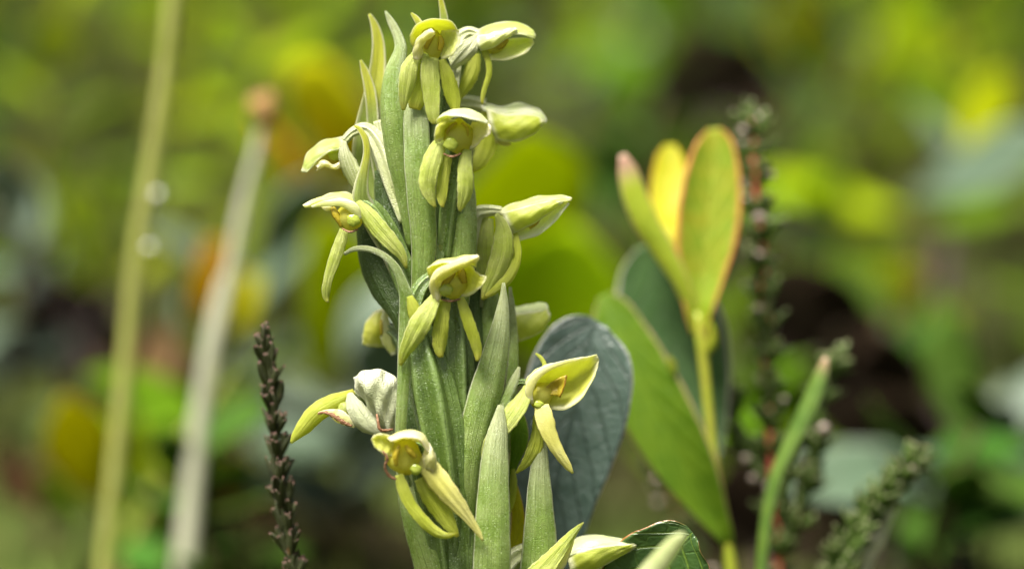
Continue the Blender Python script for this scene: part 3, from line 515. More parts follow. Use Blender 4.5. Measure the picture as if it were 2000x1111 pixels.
# F8 middle, facing the viewer
f = flower(884, 552, 86, 62, 62, 42)
dorsal(f, [[(842, 552, 88), (862, 528, 70), (888, 520, 64), (912, 516, 70), (930, 522, 86)], [(834, 526, 108), (856, 510, 108), (886, 505, 106), (912, 500, 108), (934, 500, 112)], [(842, 520, 122), (862, 514, 132), (888, 512, 136), (914, 506, 134), (934, 506, 126)]])
petal(f, [[(850, 590, 94), (856, 588, 104), (864, 578, 92)], [(838, 556, 108), (850, 552, 120), (862, 556, 100)], [(848, 532, 122), (862, 536, 136), (874, 542, 112)], [(872, 516, 132), (886, 522, 146), (896, 528, 124)], [(906, 503, 136), (914, 510, 146), (918, 516, 132)], [(932, 497, 130), (936, 502, 134), (936, 508, 128)]], 'petal')
petal(f, [[(902, 580, 92), (898, 550, 74), (902, 520, 74)], [(916, 578, 106), (918, 550, 96), (920, 518, 98)], [(934, 566, 118), (932, 546, 114), (930, 530, 112)], [(944, 556, 126), (950, 541, 128), (938, 538, 124)]], 'hood')
anther(f, [(866, 560, 106, 10), (876, 542, 114, 18), (892, 518, 114, 8)]); anther(f, [(898, 518, 112, 8), (902, 536, 114, 16), (908, 554, 108, 10)])
stigma(f, 871, 566, 108, 28, 22)
blade('withered_edge', [(862, 584, 100, 3), (880, 588, 108, 4), (900, 584, 102, 3)], M['brown_rim'], f, cup=1, n=16, nw=5, wav=0.5)
sepal(f, [(850, 572, 96, 22), (838, 598, 104, 40), (820, 632, 108, 48), (804, 664, 106, 42), (790, 692, 100, 28), (783, 714, 94, 8)], roll=-8)
sepal(f, [(900, 580, 98, 18), (908, 605, 102, 24), (918, 638, 104, 27), (928, 668, 100, 26), (932, 690, 96, 20), (931, 705, 94, 7)], 'lip')
lip(f, [(868, 586, 92, 26), (864, 618, 94, 30), (860, 652, 94, 36), (860, 680, 92, 32), (862, 698, 90, 12)])
ovary(f, [(868, 545, 60, 30), (842, 545, 62, 26), (822, 568, 64, 34), (812, 610, 62, 40), (822, 670, 56, 60), (840, 740, 52, 80), (858, 820, 48, 84), (874, 900, 44, 74), (886, 990, 36, 60), (892, 1090, 20, 54)])
ovary(f, [(884, 580, 30, 40), (888, 640, 32, 54), (892, 700, 34, 60), (896, 780, 30, 58), (906, 870, 24, 50), (905, 980, 16, 44)], rib=0.13, twist=1.5)
blade('spur', [(800, 578, 96, 12), (806, 596, 98, 24), (811, 618, 98, 26), (815, 640, 94, 14)], M['lip'], f, cup=1.2)

# F9 behind on the left
f = flower(742, 645, -88, 24, 40, 20)
dorsal(f, [[(756, 602, -96), (757, 640, -90), (752, 678, -94)], [(736, 606, -84), (738, 640, -64), (736, 678, -80)], [(716, 626, -84), (718, 648, -72), (716, 676, -80)], [(708, 656, -84), (708, 664, -82), (708, 672, -84)]])
anther(f, [(746, 624, -68, 6), (744, 638, -64, 9), (746, 654, -66, 6)])
sepal(f, [(754, 606, -70, 8), (752, 630, -66, 22), (757, 662, -66, 32), (768, 694, -72, 14)], 'hood_white')
ovary(f, [(752, 640, -84, 20), (775, 650, -70, 30), (805, 700, -50, 40), (840, 800, -24, 44)])

# F10 behind on the right
f = flower(1018, 630, -104, 46, 44, 26, m='lip')
dorsal(f, [[(985, 602, -124), (988, 610, -96), (990, 620, -90)], [(1020, 598, -128), (1024, 606, -92), (1026, 615, -84)], [(1050, 592, -126), (1055, 600, -92), (1057, 610, -86)], [(1066, 592, -116), (1070, 598, -100), (1071, 608, -94)]], 'hood_white')
petal(f, [[(990, 614, -88), (998, 640, -76), (1012, 668, -84)], [(1024, 610, -82), (1030, 636, -70), (1034, 660, -82)], [(1052, 606, -86), (1058, 630, -76), (1058, 648, -86)], [(1070, 602, -96), (1075, 616, -90), (1068, 638, -94)]], 'hood_green')
ovary(f, [(995, 608, -104, 18), (960, 598, -96, 22), (930, 606, -80, 26), (905, 660, -50, 40), (890, 760, -24, 44)], 'pale')

# F11 left, withered
f = flower(676, 798, 26, 36, 32, 24, m='sepal')
blade('dorsal_sepal', [(568, 865, 22, 5), (577, 852, 24, 18), (594, 833, 28, 32), (616, 808, 32, 38), (645, 789, 34, 36), (672, 776, 32, 26), (692, 764, 26, 12)], M['lip'], f, cup=0.9, n=30, nw=11, wav=0.02)
pet_blade(f, [(622, 806, 44, 4), (640, 804, 48, 10), (662, 812, 50, 26), (680, 824, 48, 18), (692, 834, 42, 4)], 'petal')
blade('withered_edge', [(620, 808, 50, 4), (634, 805, 54, 6), (652, 812, 56, 8), (670, 824, 56, 8), (688, 832, 52, 5)], M['brown_rim'], f, cup=0.8, n=26, nw=7, wav=0.25)
sepal(f, [(684, 766, 34, 12), (690, 785, 44, 34), (704, 812, 52, 50), (722, 836, 52, 46), (742, 850, 46, 18)], 'withered_pale', cup=1.2)
blade('withered_edge', [(736, 808, 58, 4), (738, 822, 62, 6), (742, 838, 62, 6), (756, 840, 58, 6), (768, 838, 52, 4)], M['brown_rim'], f, cup=0.8, n=18, nw=7, wav=0.2)
G11 = [[(690, 737, 26), (712, 724, 44), (735, 721, 52), (755, 725, 50), (780, 746, 36)], [(692, 754, 36), (716, 748, 60), (740, 750, 64), (760, 755, 60), (783, 770, 44)], [(714, 784, 34), (732, 788, 54), (752, 792, 58), (768, 796, 54), (787, 806, 42)], [(738, 824, 28), (750, 830, 42), (762, 834, 44), (775, 836, 42), (791, 842, 34)], [(760, 858, 18), (768, 862, 26), (777, 866, 28), (785, 868, 26), (795, 872, 20)]]
patch('ovary', [list(c) for c in zip(*G11)], M['withered_pale'], f, t=8, wav=5.0)
blade('spur', [(694, 760, 20, 10), (712, 776, 26, 26), (734, 808, 26, 30), (752, 836, 22, 16)], M['bract'], f, cup=0.9)

# F12 right, hood agape
f = flower(1056, 772, 34, 44, 52, 32, ang=-30)
dorsal(f, [[(1034, 742, 30), (1046, 770, 16), (1062, 796, 22)], [(1058, 716, 46), (1072, 756, 4), (1082, 800, 30)], [(1100, 706, 54), (1108, 750, 6), (1112, 797, 42)], [(1140, 697, 54), (1140, 735, 20), (1142, 770, 48)], [(1166, 692, 46), (1170, 704, 42), (1162, 734, 46)]], k=8)
patch('dorsal_sepal', [[(1024, 748, 34), (1030, 752, 44), (1036, 760, 46)], [(1034, 732, 36), (1042, 738, 50), (1050, 744, 50)], [(1052, 718, 44), (1060, 722, 56), (1068, 726, 56)], [(1076, 709, 48), (1082, 712, 54), (1088, 716, 54)]], M['hood'], f)
pet_blade(f, [(1040, 788, 56, 6), (1033, 765, 62, 16), (1042, 740, 66, 18), (1064, 722, 66, 14), (1100, 708, 64, 8), (1140, 698, 58, 4)])
patch('anther', [[(1058, 762, 40), (1064, 768, 44), (1062, 772, 40)], [(1080, 744, 44), (1084, 756, 36), (1080, 772, 42)], [(1100, 734, 46), (1098, 754, 42), (1090, 774, 42)], [(1108, 732, 46), (1104, 752, 50), (1094, 776, 44)]], M['anther'], f, t=4, k=5)
stigma(f, 1052, 790, 52, 20, 16)
sepal(f, [(1030, 752, 46, 20), (1016, 782, 62, 42), (992, 818, 72, 46), (966, 852, 74, 38), (950, 880, 70, 24), (944, 910, 64, 7)], roll=-8)
sepal(f, [(1048, 810, 28, 16), (1050, 850, 34, 28), (1042, 882, 38, 34), (1026, 908, 36, 26), (1009, 924, 32, 8)], 'lip', roll=10)
lip(f, [(1058, 790, 54, 30), (1064, 818, 60, 40), (1074, 850, 62, 34), (1092, 886, 60, 26), (1108, 910, 56, 20), (1119, 924, 54, 6)], 'cream_lip')
blade('spur', [(1046, 690, 12, 4), (1056, 698, 14, 8), (1063, 710, 18, 9), (1064, 724, 22, 9)], M['lip'], f, cup=1.2, n=14)
ovary(f, [(1032, 748, 30, 12), (1014, 746, 28, 12), (1000, 756, 28, 20), (984, 800, 26, 40), (960, 880, 20, 50), (930, 980, 10, 50)])

# F13 low front, leaning out towards the viewer
f = flower(790, 892, 118, 70, 66, 46)
dorsal(f, [[(764, 872, 118), (790, 862, 106), (820, 864, 106), (838, 890, 114)], [(756, 856, 140), (786, 842, 142), (822, 846, 140), (844, 882, 136)], [(764, 862, 158), (790, 854, 166), (818, 858, 162), (834, 884, 148)]], 'petal')
petal(f, [[(768, 852, 132), (770, 872, 124), (764, 892, 132)], [(746, 846, 146), (748, 866, 138), (752, 888, 146)], [(730, 850, 152), (730, 862, 150), (740, 880, 152)], [(725, 858, 150), (727, 864, 150), (732, 872, 150)]], 'hood')
petal(f, [[(832, 868, 136), (826, 892, 140), (830, 916, 130)], [(842, 872, 140), (842, 895, 146), (840, 918, 136)], [(836, 862, 134), (852, 895, 134), (848, 925, 126)]], 'petal')
anther(f, [(774, 910, 146, 8), (773, 890, 152, 11), (780, 868, 150, 6)]); anther(f, [(792, 868, 150, 6), (800, 880, 154, 12), (812, 894, 148, 8)])
stigma(f, 812, 916, 140, 22, 20)
blade('withered_edge', [(748, 880, 154, 4), (756, 894, 152, 6), (752, 912, 146, 5), (762, 930, 140, 6), (774, 936, 138, 4)], M['brown_rim'], f, cup=0.8, n=18, nw=7, wav=0.2)
sepal(f, [(828, 888, 128, 30), (846, 920, 134, 46), (870, 955, 136, 46), (896, 987, 132, 36), (918, 1016, 126, 22), (934, 1040, 122, 14), (943, 1056, 120, 5)], 'cream_lip', n=34)
sepal(f, [(826, 930, 114, 40), (846, 970, 114, 46), (868, 1008, 112, 42), (884, 1034, 110, 26), (894, 1048, 108, 8)], 'lip')
lip(f, [(780, 926, 132, 16), (788, 955, 134, 26), (802, 985, 134, 26), (826, 1016, 134, 26), (850, 1038, 132, 24), (872, 1046, 132, 17), (895, 1041, 130, 5)], n=34)
ovary(f, [(800, 880, 96, 40), (815, 880, 80, 40), (835, 940, 62, 50), (855, 1030, 40, 56), (875, 1150, 20, 56)])

# F14 lowest right, closed hood
f = flower(1150, 1085, 4, 80, 50, 36, m='lip')
dorsal(f, [[(1104, 1066, -24), (1106, 1076, 6), (1108, 1088, 12)], [(1130, 1048, -30), (1135, 1062, 14), (1138, 1076, 26)], [(1165, 1044, -30), (1168, 1056, 16), (1172, 1068, 26)], [(1205, 1050, -22), (1208, 1060, 8), (1210, 1070, 16)], [(1240, 1057, -8), (1244, 1062, 0), (1242, 1068, 2)]], 'hood_white')
petal(f, [[(1108, 1082, 10), (1112, 1104, 14), (1120, 1130, 4)], [(1138, 1074, 26), (1146, 1096, 28), (1152, 1120, 12)], [(1172, 1066, 26), (1180, 1084, 24), (1184, 1102, 12)], [(1210, 1064, 16), (1216, 1074, 12), (1216, 1084, 6)], [(1242, 1060, 2), (1244, 1064, 2), (1238, 1072, 0)]], 'hood_green')
sepal(f, [(1040, 1128, 70, 46), (1066, 1104, 76, 44), (1092, 1074, 78, 32), (1116, 1046, 74, 22), (1132, 1028, 70, 12), (1140, 1020, 68, 5)], 'sepal')
blade('petal', [(1066, 1122, 60, 40), (1090, 1096, 64, 34), (1110, 1066, 64, 18), (1120, 1050, 62, 6)], M['petal'], f, cup=0.6)
ovary(f, [(1110, 1078, 0, 26), (1070, 1072, -10, 30), (1010, 1090, -14, 40), (960, 1180, -10, 54), (910, 1330, -4, 50)], 'pale')

# ------------------------------------------------------------------ leaf plants of the bog, built leaf by leaf
def unit_leaf(name, mat, wr=0.5, bend=0.15, cup=-0.5, prof='obovate', n=12, nw=7, twist=0.0, petiole=0.0):
    """leaf of length 1 along +X, blade normal +Z"""
    t = np.linspace(0, 1, n)
    if prof == 'obovate': wd = np.sin(math.pi * t ** 1.35) ** 0.75
    elif prof == 'oval': wd = np.sin(math.pi * t ** 0.95) ** 0.7
    elif prof == 'blunt': wd = np.sin(math.pi * (0.06 + 0.88 * t)) ** 0.55
    else: wd = np.sin(math.pi * t ** 0.8) ** 0.9 * (1 - 0.35 * t)
    wd = np.maximum(wd * wr, 0.03)
    C = np.stack([t, 0.04 * np.sin(t * 3) * twist, bend * t ** 2 - bend * 0.4 * t], 1)
    T = norm(np.gradient(C, axis=0)); S = np.tile([0, -1.0, 0], (n, 1)); tw = twist * (t - 0.5)
    N = norm(np.cross(T, -S)); S, N = S * np.cos(tw)[:, None] + N * np.sin(tw)[:, None], N * np.cos(tw)[:, None] - S * np.sin(tw)[:, None]
    V, F, U = ring_loft(C, wd, S, N, T, np.full(n, cup), np.minimum(0.02, wd * .3), nw, (0.05, 6, wr * 9), 0.0, 0.01)
    ob = link(name, V, F, U, mat, None, (0, 0, 0)); me = ob.data; bpy.data.objects.remove(ob); return me
KINDS = ['bg_lime', 'bg_green', 'bg_deep', 'bg_grey', 'bg_yellow', 'bg_orange', 'bg_brown', 'bg_shade', 'bg_bright']
LEAF = {k: [unit_leaf('leaf', M[k], wr, bd, cp, pf, twist=tw) for wr, bd, cp, pf, tw in ((0.50, 0.15, -0.5, 'obovate', 0.3), (0.58, -0.12, -0.35, 'oval', -0.4), (0.46, 0.25, 0.4, 'obovate', 0.5), (0.52, 0.05, -0.7, 'oval', 0.1))] for k in KINDS}
HL = [unit_leaf('leaf', M['heather'], 0.34, bd, 1.2, 'blunt', n=8, nw=6) for bd in (-0.10, -0.25, 0.10)]
HLG = [unit_leaf('leaf', M['heather_green'], 0.30, bd, 1.2, 'blunt', n=7, nw=5) for bd in (-0.10, -0.25, 0.10)]

def put_leaf(me, root, base, d, nrm, length, wscale=1.0, name='leaf'):
    d = np.array(d, float); d /= np.linalg.norm(d); nrm = np.array(nrm, float); y = np.cross(nrm, d); y /= np.linalg.norm(y) + 1e-9; z = np.cross(d, y)
    ob = bpy.data.objects.new(name, me); col.objects.link(ob); ob.parent = root
    lo = np.array(base) - ORG[root.name]
    m = np.eye(4); m[:3, 0] = d * length; m[:3, 1] = y * length * wscale; m[:3, 2] = z * length; m[:3, 3] = lo
    ob.matrix_local = Matrix(m.tolist()); ORG[ob.name] = np.array(base); return ob

def pixel_sprig(name, label, z, leaves, stem_top, stem_mat='twig', stem_w=16, group=None, cat='shrub', gx=None):
    """background sprig: leaves = (bx, by, tx, ty, dz_tip, width_scale, kind, face) in pixels at depth z"""
    gx = stem_top[0] if gx is None else gx
    gp = ground_py(gx, z)
    root = thing(name, label, cat, P(gx, gp, z), group)
    tube('stem', [(gx, gp + 20, z, stem_w * 1.3), (gx * 0.6 + stem_top[0] * 0.4, gp * 0.55 + stem_top[1] * 0.45, z + 20, stem_w), (stem_top[0], stem_top[1], z, stem_w * 0.6)], M[stem_mat], root, n=14, m=8, knob=0.05)
    for i, (bx, by, tx, ty, dz, ws, kind, face) in enumerate(leaves):
        a, c = P(bx, by, z), P(tx, ty, z + dz)
        tube('petiole', [(stem_top[0] * 0.7 + bx * 0.3, min(gp, stem_top[1] * 0.4 + max(by, stem_top[1]) * 0.6 + 30), z, stem_w * 0.5), (bx, by, z, stem_w * 0.4)], M[stem_mat], root, n=4, m=6)
        nrm = norm(np.array([0.1, 0.15, 1.0]) * (1 - face) + (CAM - a) / np.linalg.norm(CAM - a) * face)
        put_leaf(LEAF[kind][i % 4], root, a, c - a, nrm, np.linalg.norm(c - a), ws)
    return root

# --- shrub with the blue-grey leaf right behind the spike
def leafblade(root, pts, m, **kw):
    kw.setdefault('n', 34); kw.setdefault('nw', 15); kw.setdefault('t', 6); kw.setdefault('cup', -0.35); kw.setdefault('wav', 0.006)
    return blade('leaf', pts, M[m], root, **kw)
def stemmed(name, label, cat, gx, z, pts, sm, n=30, m=12, knob=0.02):
    g = ground_py(gx, z); root = thing(name, label, cat, P(gx, g, z))
    tube('stem', [(gx, g + 15, z, pts[0][3] * 1.15)] + pts, M[sm], root, n=n, m=m, knob=knob); return root

r = stemmed('shrub_shoot', 'low shrub shoot with one blue-grey veined leaf close behind the orchid', 'shrub', 1075, -250, [(1072, 1330, -250, 16), (1068, 1200, -250, 12), (1067, 1180, -250, 8)], 'twig_yellow')
leafblade(r, [(1168, 628, -270, 40), (1160, 642, -268, 106), (1150, 668, -264, 160), (1142, 705, -260, 194), (1130, 775, -252, 212), (1108, 860, -246, 206), (1088, 945, -242, 178), (1076, 1030, -242, 140), (1070, 1110, -246, 86), (1066, 1190, -250, 14)], 'leaf_grey', cup=-0.28, ripple=(0.02, 9, 0), fold=-0.10, roll=-6, n=44, nw=21)
leafblade(r, [(1480, 1300, -150, 20), (1420, 1290, -110, 120), (1300, 1290, -200, 170), (1160, 1270, -230, 100), (1075, 1250, -250, 12)], 'leaf_green')

r = stemmed('shrub_shoot', 'young shrub shoot with yellow-green upright leaves rimmed in orange', 'shrub', 1440, -520, [(1436, 1200, -520, 24), (1418, 1040, -520, 22), (1398, 920, -520, 18), (1386, 820, -520, 18), (1376, 720, -520, 20), (1368, 650, -520, 22), (1362, 610, -520, 16)], 'twig_yellow')
leafblade(r, [(1394, 252, -560, 24), (1396, 275, -555, 66), (1393, 330, -548, 104), (1387, 400, -538, 124), (1379, 470, -530, 120), (1371, 540, -524, 90), (1365, 600, -514, 60), (1364, 655, -520, 26)], 'leaf_olive', cup=-0.45, fold=-0.12)
leafblade(r, [(1308, 283, -680, 18), (1309, 305, -670, 50), (1307, 350, -650, 68), (1302, 410, -610, 64), (1303, 470, -544, 44), (1330, 560, -530, 24), (1358, 625, -520, 16)], 'leaf_yellow', cup=-0.5)
leafblade(r, [(1216, 302, -470, 14), (1226, 332, -470, 38), (1240, 380, -470, 50), (1262, 432, -474, 52), (1292, 482, -484, 46), (1335, 560, -500, 30), (1360, 640, -520, 16)], 'leaf_pinktip', cup=0.5, roll=8)
leafblade(r, [(1180, 576, -560, 22), (1192, 600, -550, 66), (1215, 660, -530, 108), (1252, 745, -510, 136), (1298, 835, -496, 138), (1346, 920, -492, 112), (1388, 995, -498, 66), (1418, 1050, -505, 30), (1424, 1075, -518, 14)], 'leaf_green', cup=-0.4, fold=-0.10, n=40)
leafblade(r, [(1265, 478, -640, 40), (1272, 505, -640, 112), (1288, 570, -636, 180), (1308, 650, -630, 220), (1328, 740, -610, 205), (1350, 830, -590, 150), (1372, 900, -560, 80), (1392, 940, -530, 16)], 'leaf_deep', cup=-0.3, n=40)
blade('bud', [(1380, 690, -505, 12), (1390, 670, -500, 22), (1392, 650, -500, 16), (1388, 630, -502, 6)], M['leaf_olive'], r, cup=1.2)
blade('bud', [(1318, 730, -480, 10), (1312, 712, -478, 16), (1306, 696, -478, 5)], M['leaf_olive'], r, cup=1.2)

r = stemmed('shrub_shoot', 'shrub shoot carrying a narrow folded leaf standing on edge before heather', 'shrub', 1478, -430, [(1480, 1200, -430, 24), (1482, 1120, -430, 24)], 'leaf_edge')
leafblade(r, [(1612, 698, -420, 12), (1604, 720, -420, 28), (1582, 775, -420, 42), (1548, 850, -422, 38), (1516, 920, -426, 31), (1496, 1000, -428, 27), (1486, 1080, -430, 25), (1481, 1140, -430, 20)], 'leaf_edge', cup=0.9, roll=-30)

r = stemmed('shrub_shoot', 'low dark green glossy leaf with red rim below the closed flower', 'shrub', 1190, -30, [(1195, 1350, -30, 14), (1200, 1300, -30, 10)], 'twig_yellow')
leafblade(r, [(1352, 1040, 20, 40), (1338, 1052, 16, 110), (1318, 1080, 8, 170), (1288, 1125, -4, 214), (1252, 1185, -16, 190), (1222, 1245, -24, 120), (1200, 1305, -30, 14)], 'leaf_dark', cup=-0.3, ripple=(0.03, 8, 0), n=40, nw=19)

r = thing('sedge', 'pale blurred grass blade tip in front of the dark glossy leaf', 'sedge', P(1150, ground_py(1150, 420), 420))
blade('leaf', [(1338, 1042, 430, 10), (1326, 1052, 430, 26), (1300, 1082, 428, 38), (1262, 1128, 424, 42), (1215, 1200, 420, 42), (1160, ground_py(1150, 420), 420, 36)], M['straw_mix'], r, cup=0.7, n=40)

# --- heather
def heather(name, label, shoots, mats=HL, stem='heather_stem', L=(36, 56), step=15, buds=0, every=5, spread=0.55, group=None, nb=3, lb_n=7):
    """shoots: list of (pts, is_main); pts from bottom to top (px, py, z, width of the leafy shoot)"""
    p0 = shoots[0][0][0]; root = thing(name, label, 'heather', P(*p0[:3]), group)
    for si, pts in enumerate(s[0] for s in shoots):
        n = 60; a = catmull([[*P(p[0], p[1], p[2]), wpx(p[3], p[2])] for p in pts], n)
        ln = np.linalg.norm(np.diff(a[:, :3], axis=0), axis=1).sum() / PX
        par = tube('stem' if si == 0 else 'side_shoot', [(p[0], p[1], p[2], (22 if stem == 'heather_red' else 12) if si == 0 else 8) for p in pts], M[stem], root, n=30, m=8, knob=0.05)
        holder = root if si == 0 else par
        k = int(ln / step)
        for i in range(k + 1):
            f = i / k; q = f * (n - 1); i0 = min(int(q), n - 2); c = a[i0, :3] + (a[i0 + 1, :3] - a[i0, :3]) * (q - i0)
            if c[2] < 0.004: continue
            T = norm(a[min(i0 + 2, n - 1), :3] - a[max(i0 - 1, 0), :3]); wd = a[i0, 3] + (a[i0 + 1, 3] - a[i0, 3]) * (q - i0)
            sx = norm(np.cross(T, [0.3, 1, 0.1])); sy = np.cross(T, sx); base_a = i * 0.785
            base_a = rng.uniform(0, 6.28)
            for j in range(2):
                an = base_a + j * 3.1416 + rng.uniform(-.7, .7); rad = sx * math.cos(an) + sy * math.sin(an)
                d = norm(T + rad * spread * 0.5 * rng.uniform(0.6, 1.2)); length = rng.uniform(*L) * PX * (0.75 if f > 0.9 else 0.9)
                put_leaf(mats[rng.integers(3)], holder, c + rad * 4 * PX, d, rad * 1.0 - T * 0.3, length, rng.uniform(0.85, 1.15))
            if i % every == 0 and 0.02 < f < 0.985:
                an0 = (i // every) * 1.9 + rng.uniform(-.3, .3)
                for side in range(nb):
                    an = an0 + side * 6.283 / nb + rng.uniform(-.4, .4); rad = sx * math.cos(an) + sy * math.sin(an); ax = norm(T + rad * 0.42 * min(1.0, wd / (64 * PX)))
                    t1 = norm(np.cross(ax, T + 0.01)); t2 = np.cross(ax, t1); tip = c + ax * wd * 0.30
                    for q2 in range(lb_n):
                        an2 = q2 * 2.4; o2 = t1 * math.cos(an2) + t2 * math.sin(an2); lift = (q2 % 3) * 0.22
                        put_leaf(mats[rng.integers(3)], holder, c + (tip - c) * (0.35 + lift) + o2 * 4 * PX, norm(ax + o2 * spread * rng.uniform(0.35, 0.75)), o2 - ax * 0.3, rng.uniform(*L) * PX * rng.uniform(0.6, 0.95), rng.uniform(0.9, 1.2))
            if buds and rng.random() < buds * (0.3 + f):
                an = rng.uniform(0, 6.28); rad = sx * math.cos(an) + sy * math.sin(an)
                put_leaf(BUD, holder, c + rad * wd * 0.25, norm(T * 0.6 + rad), rad, rng.uniform(15, 27) * PX, 1.2, 'bud')
    return root
def unit_bud():
    V = []; U = []; n, m = 7, 8
    for i in range(n):
        t = i / (n - 1); rr = 0.02 + 0.42 * math.sin(math.pi * min(t * 0.92 + 0.05, 1)) ** 0.8
        for j in range(m):
            k = 1 + 0.12 * math.cos(4 * 2 * math.pi * j / m); V.append((t, rr * k * math.cos(2 * math.pi * j / m), rr * k * math.sin(2 * math.pi * j / m))); U.append((j / m, t))
    F = [(i*m+j, i*m+(j+1) % m, (i+1)*m+(j+1) % m, (i+1)*m+j) for i in range(n-1) for j in range(m)] + [tuple(range(m))[::-1], tuple(range((n-1)*m, n*m))]
    ob = link('bud', V, F, U, M['bud'], None, (0, 0, 0)); me = ob.data; bpy.data.objects.remove(ob); return me
BUD = unit_bud()
g1 = ground_py(600, -110)
heather('heather_sprig', 'dark heather shoot with purplish leaf tips, standing alone beside pale grass stems', [([(612, g1, -110, 60), (590, 1250, -110, 80), (572, 1111, -110, 88), (560, 1020, -110, 84), (546, 930, -110, 74), (538, 850, -110, 72), (530, 770, -110, 66), (524, 715, -110, 50), (519, 676, -110, 34)], 1)], step=15, L=(44, 66), spread=0.36, every=5, nb=3, lb_n=7)
g2 = ground_py(1515, -670)
heather('heather_sprig', 'tall heather sprig with a red stem and pinkish buds behind the orange-rimmed leaf',
        [([(1530, g2, -670, 60), (1522, 1200, -670, 80), (1514, 1000, -670, 90), (1506, 850, -670, 90), (1500, 700, -670, 84), (1492, 560, -670, 80), (1484, 430, -670, 78), (1476, 320, -670, 60), (1467, 235, -670, 40)], 1),
         ([(1512, 1030, -670, 40), (1540, 930, -660, 70), (1575, 840, -650, 76), (1605, 760, -640, 70), (1625, 715, -636, 44)], 0),
         ([(1510, 960, -670, 40), (1470, 900, -680, 64), (1440, 830, -686, 64), (1425, 770, -690, 40)], 0),
         ([(1512, 1120, -670, 40), (1560, 1010, -650, 70), (1590, 900, -640, 70), (1600, 840, -640, 44)], 0)], HLG, 'heather_red', L=(58, 84), step=20, buds=0.22, spread=0.75, every=4, lb_n=5)
g3 = ground_py(1600, -500)
heather('heather_sprig', 'leaning heather sprig with green scale leaves beside a pale dead stalk', [([(1590, g3, -500, 50), (1610, 1180, -500, 80), (1650, 1080, -500, 84), (1700, 1000, -500, 76), (1745, 945, -500, 60), (1782, 908, -500, 36)], 1)], HLG, 'heather_stem', L=(60, 84), step=16, buds=0.12, spread=0.75, every=4)
heather('heather_sprig', 'short blurred heather sprig in the shade under the bright green leaf', [([(1385, ground_py(1385, -1000), -1000, 60), (1360, 1120, -1000, 90), (1330, 1020, -1000, 80), (1300, 950, -1000, 60), (1275, 905, -1000, 40)], 1)], HLG, 'heather_stem', step=20, buds=0.2, spread=0.75)
r = thing('dead_stalk', 'pale dead stalk leaning beside the heather sprig', 'stalk', P(1660, ground_py(1660, -540), -540))
tube('stalk', [(1660, ground_py(1660, -540), -540, 22), (1690, 1110, -540, 22), (1716, 1050, -540, 26), (1742, 990, -540, 20), (1752, 960, -540, 8)], M['straw_pale'], r, n=24, m=10, knob=0.10)

# --- grass stems on the left
def drop(par, px, py, z, dpx): blob('dew_drop', px, py, z, dpx, dpx, dpx, M['dew'], par, lump=0.0, n=14, m=18)
r = thing('sedge', 'tall straw-green grass stem dotted with dew drops', 'sedge', P(150, ground_py(150, -1300), -1300))
s_ = tube('stem', [(150, ground_py(150, -1300), -1300, 32), (203, 1111, -1300, 32), (238, 800, -1300, 34), (266, 500, -1300, 31), (300, 300, -1300, 33), (324, 130, -1300, 30), (338, 0, -1300, 30), (356, -220, -1300, 18)], M['straw'], r, n=60, m=12)
blade('leaf_sheath', [(218, 1000, -1290, 30), (248, 720, -1286, 30), (278, 450, -1286, 30), (300, 330, -1288, 30), (306, 270, -1292, 8)], M['straw'], r, cup=1.3, n=30)
for q in ((307, 380, 22), (291, 483, 20)): drop(s_, q[0], q[1], -1270, q[2])
r = thing('sedge', 'whitish grass stem topped with a small tan seed head', 'sedge', P(320, ground_py(320, -1500), -1500))
tube('stem', [(325, ground_py(320, -1500), -1500, 34), (364, 1111, -1500, 34), (398, 780, -1500, 32), (444, 560, -1500, 26), (474, 400, -1500, 22), (502, 290, -1500, 17), (510, 240, -1500, 12)], M['straw_pale'], r, n=50, m=12)
blob('seed_head', 513, 214, -1500, 62, 76, 56, M['seed'], r, ang=-18, lump=0.22)
blade('leaf', [(345, 1140, -1490, 26), (383, 860, -1480, 34), (408, 700, -1480, 36), (425, 600, -1484, 30), (432, 540, -1488, 8)], M['straw_pale'], r, cup=1.2, n=30)
r = thing('sedge', 'thin grass stem slanting between the two tall grass stems', 'sedge', P(205, ground_py(205, -2200), -2200))
tube('stem', [(200, ground_py(200, -2200), -2200, 22), (245, 1080, -2200, 22), (320, 920, -2200, 20), (400, 800, -2200, 16), (450, 715, -2200, 8)], M['straw'], r, n=30, m=10)

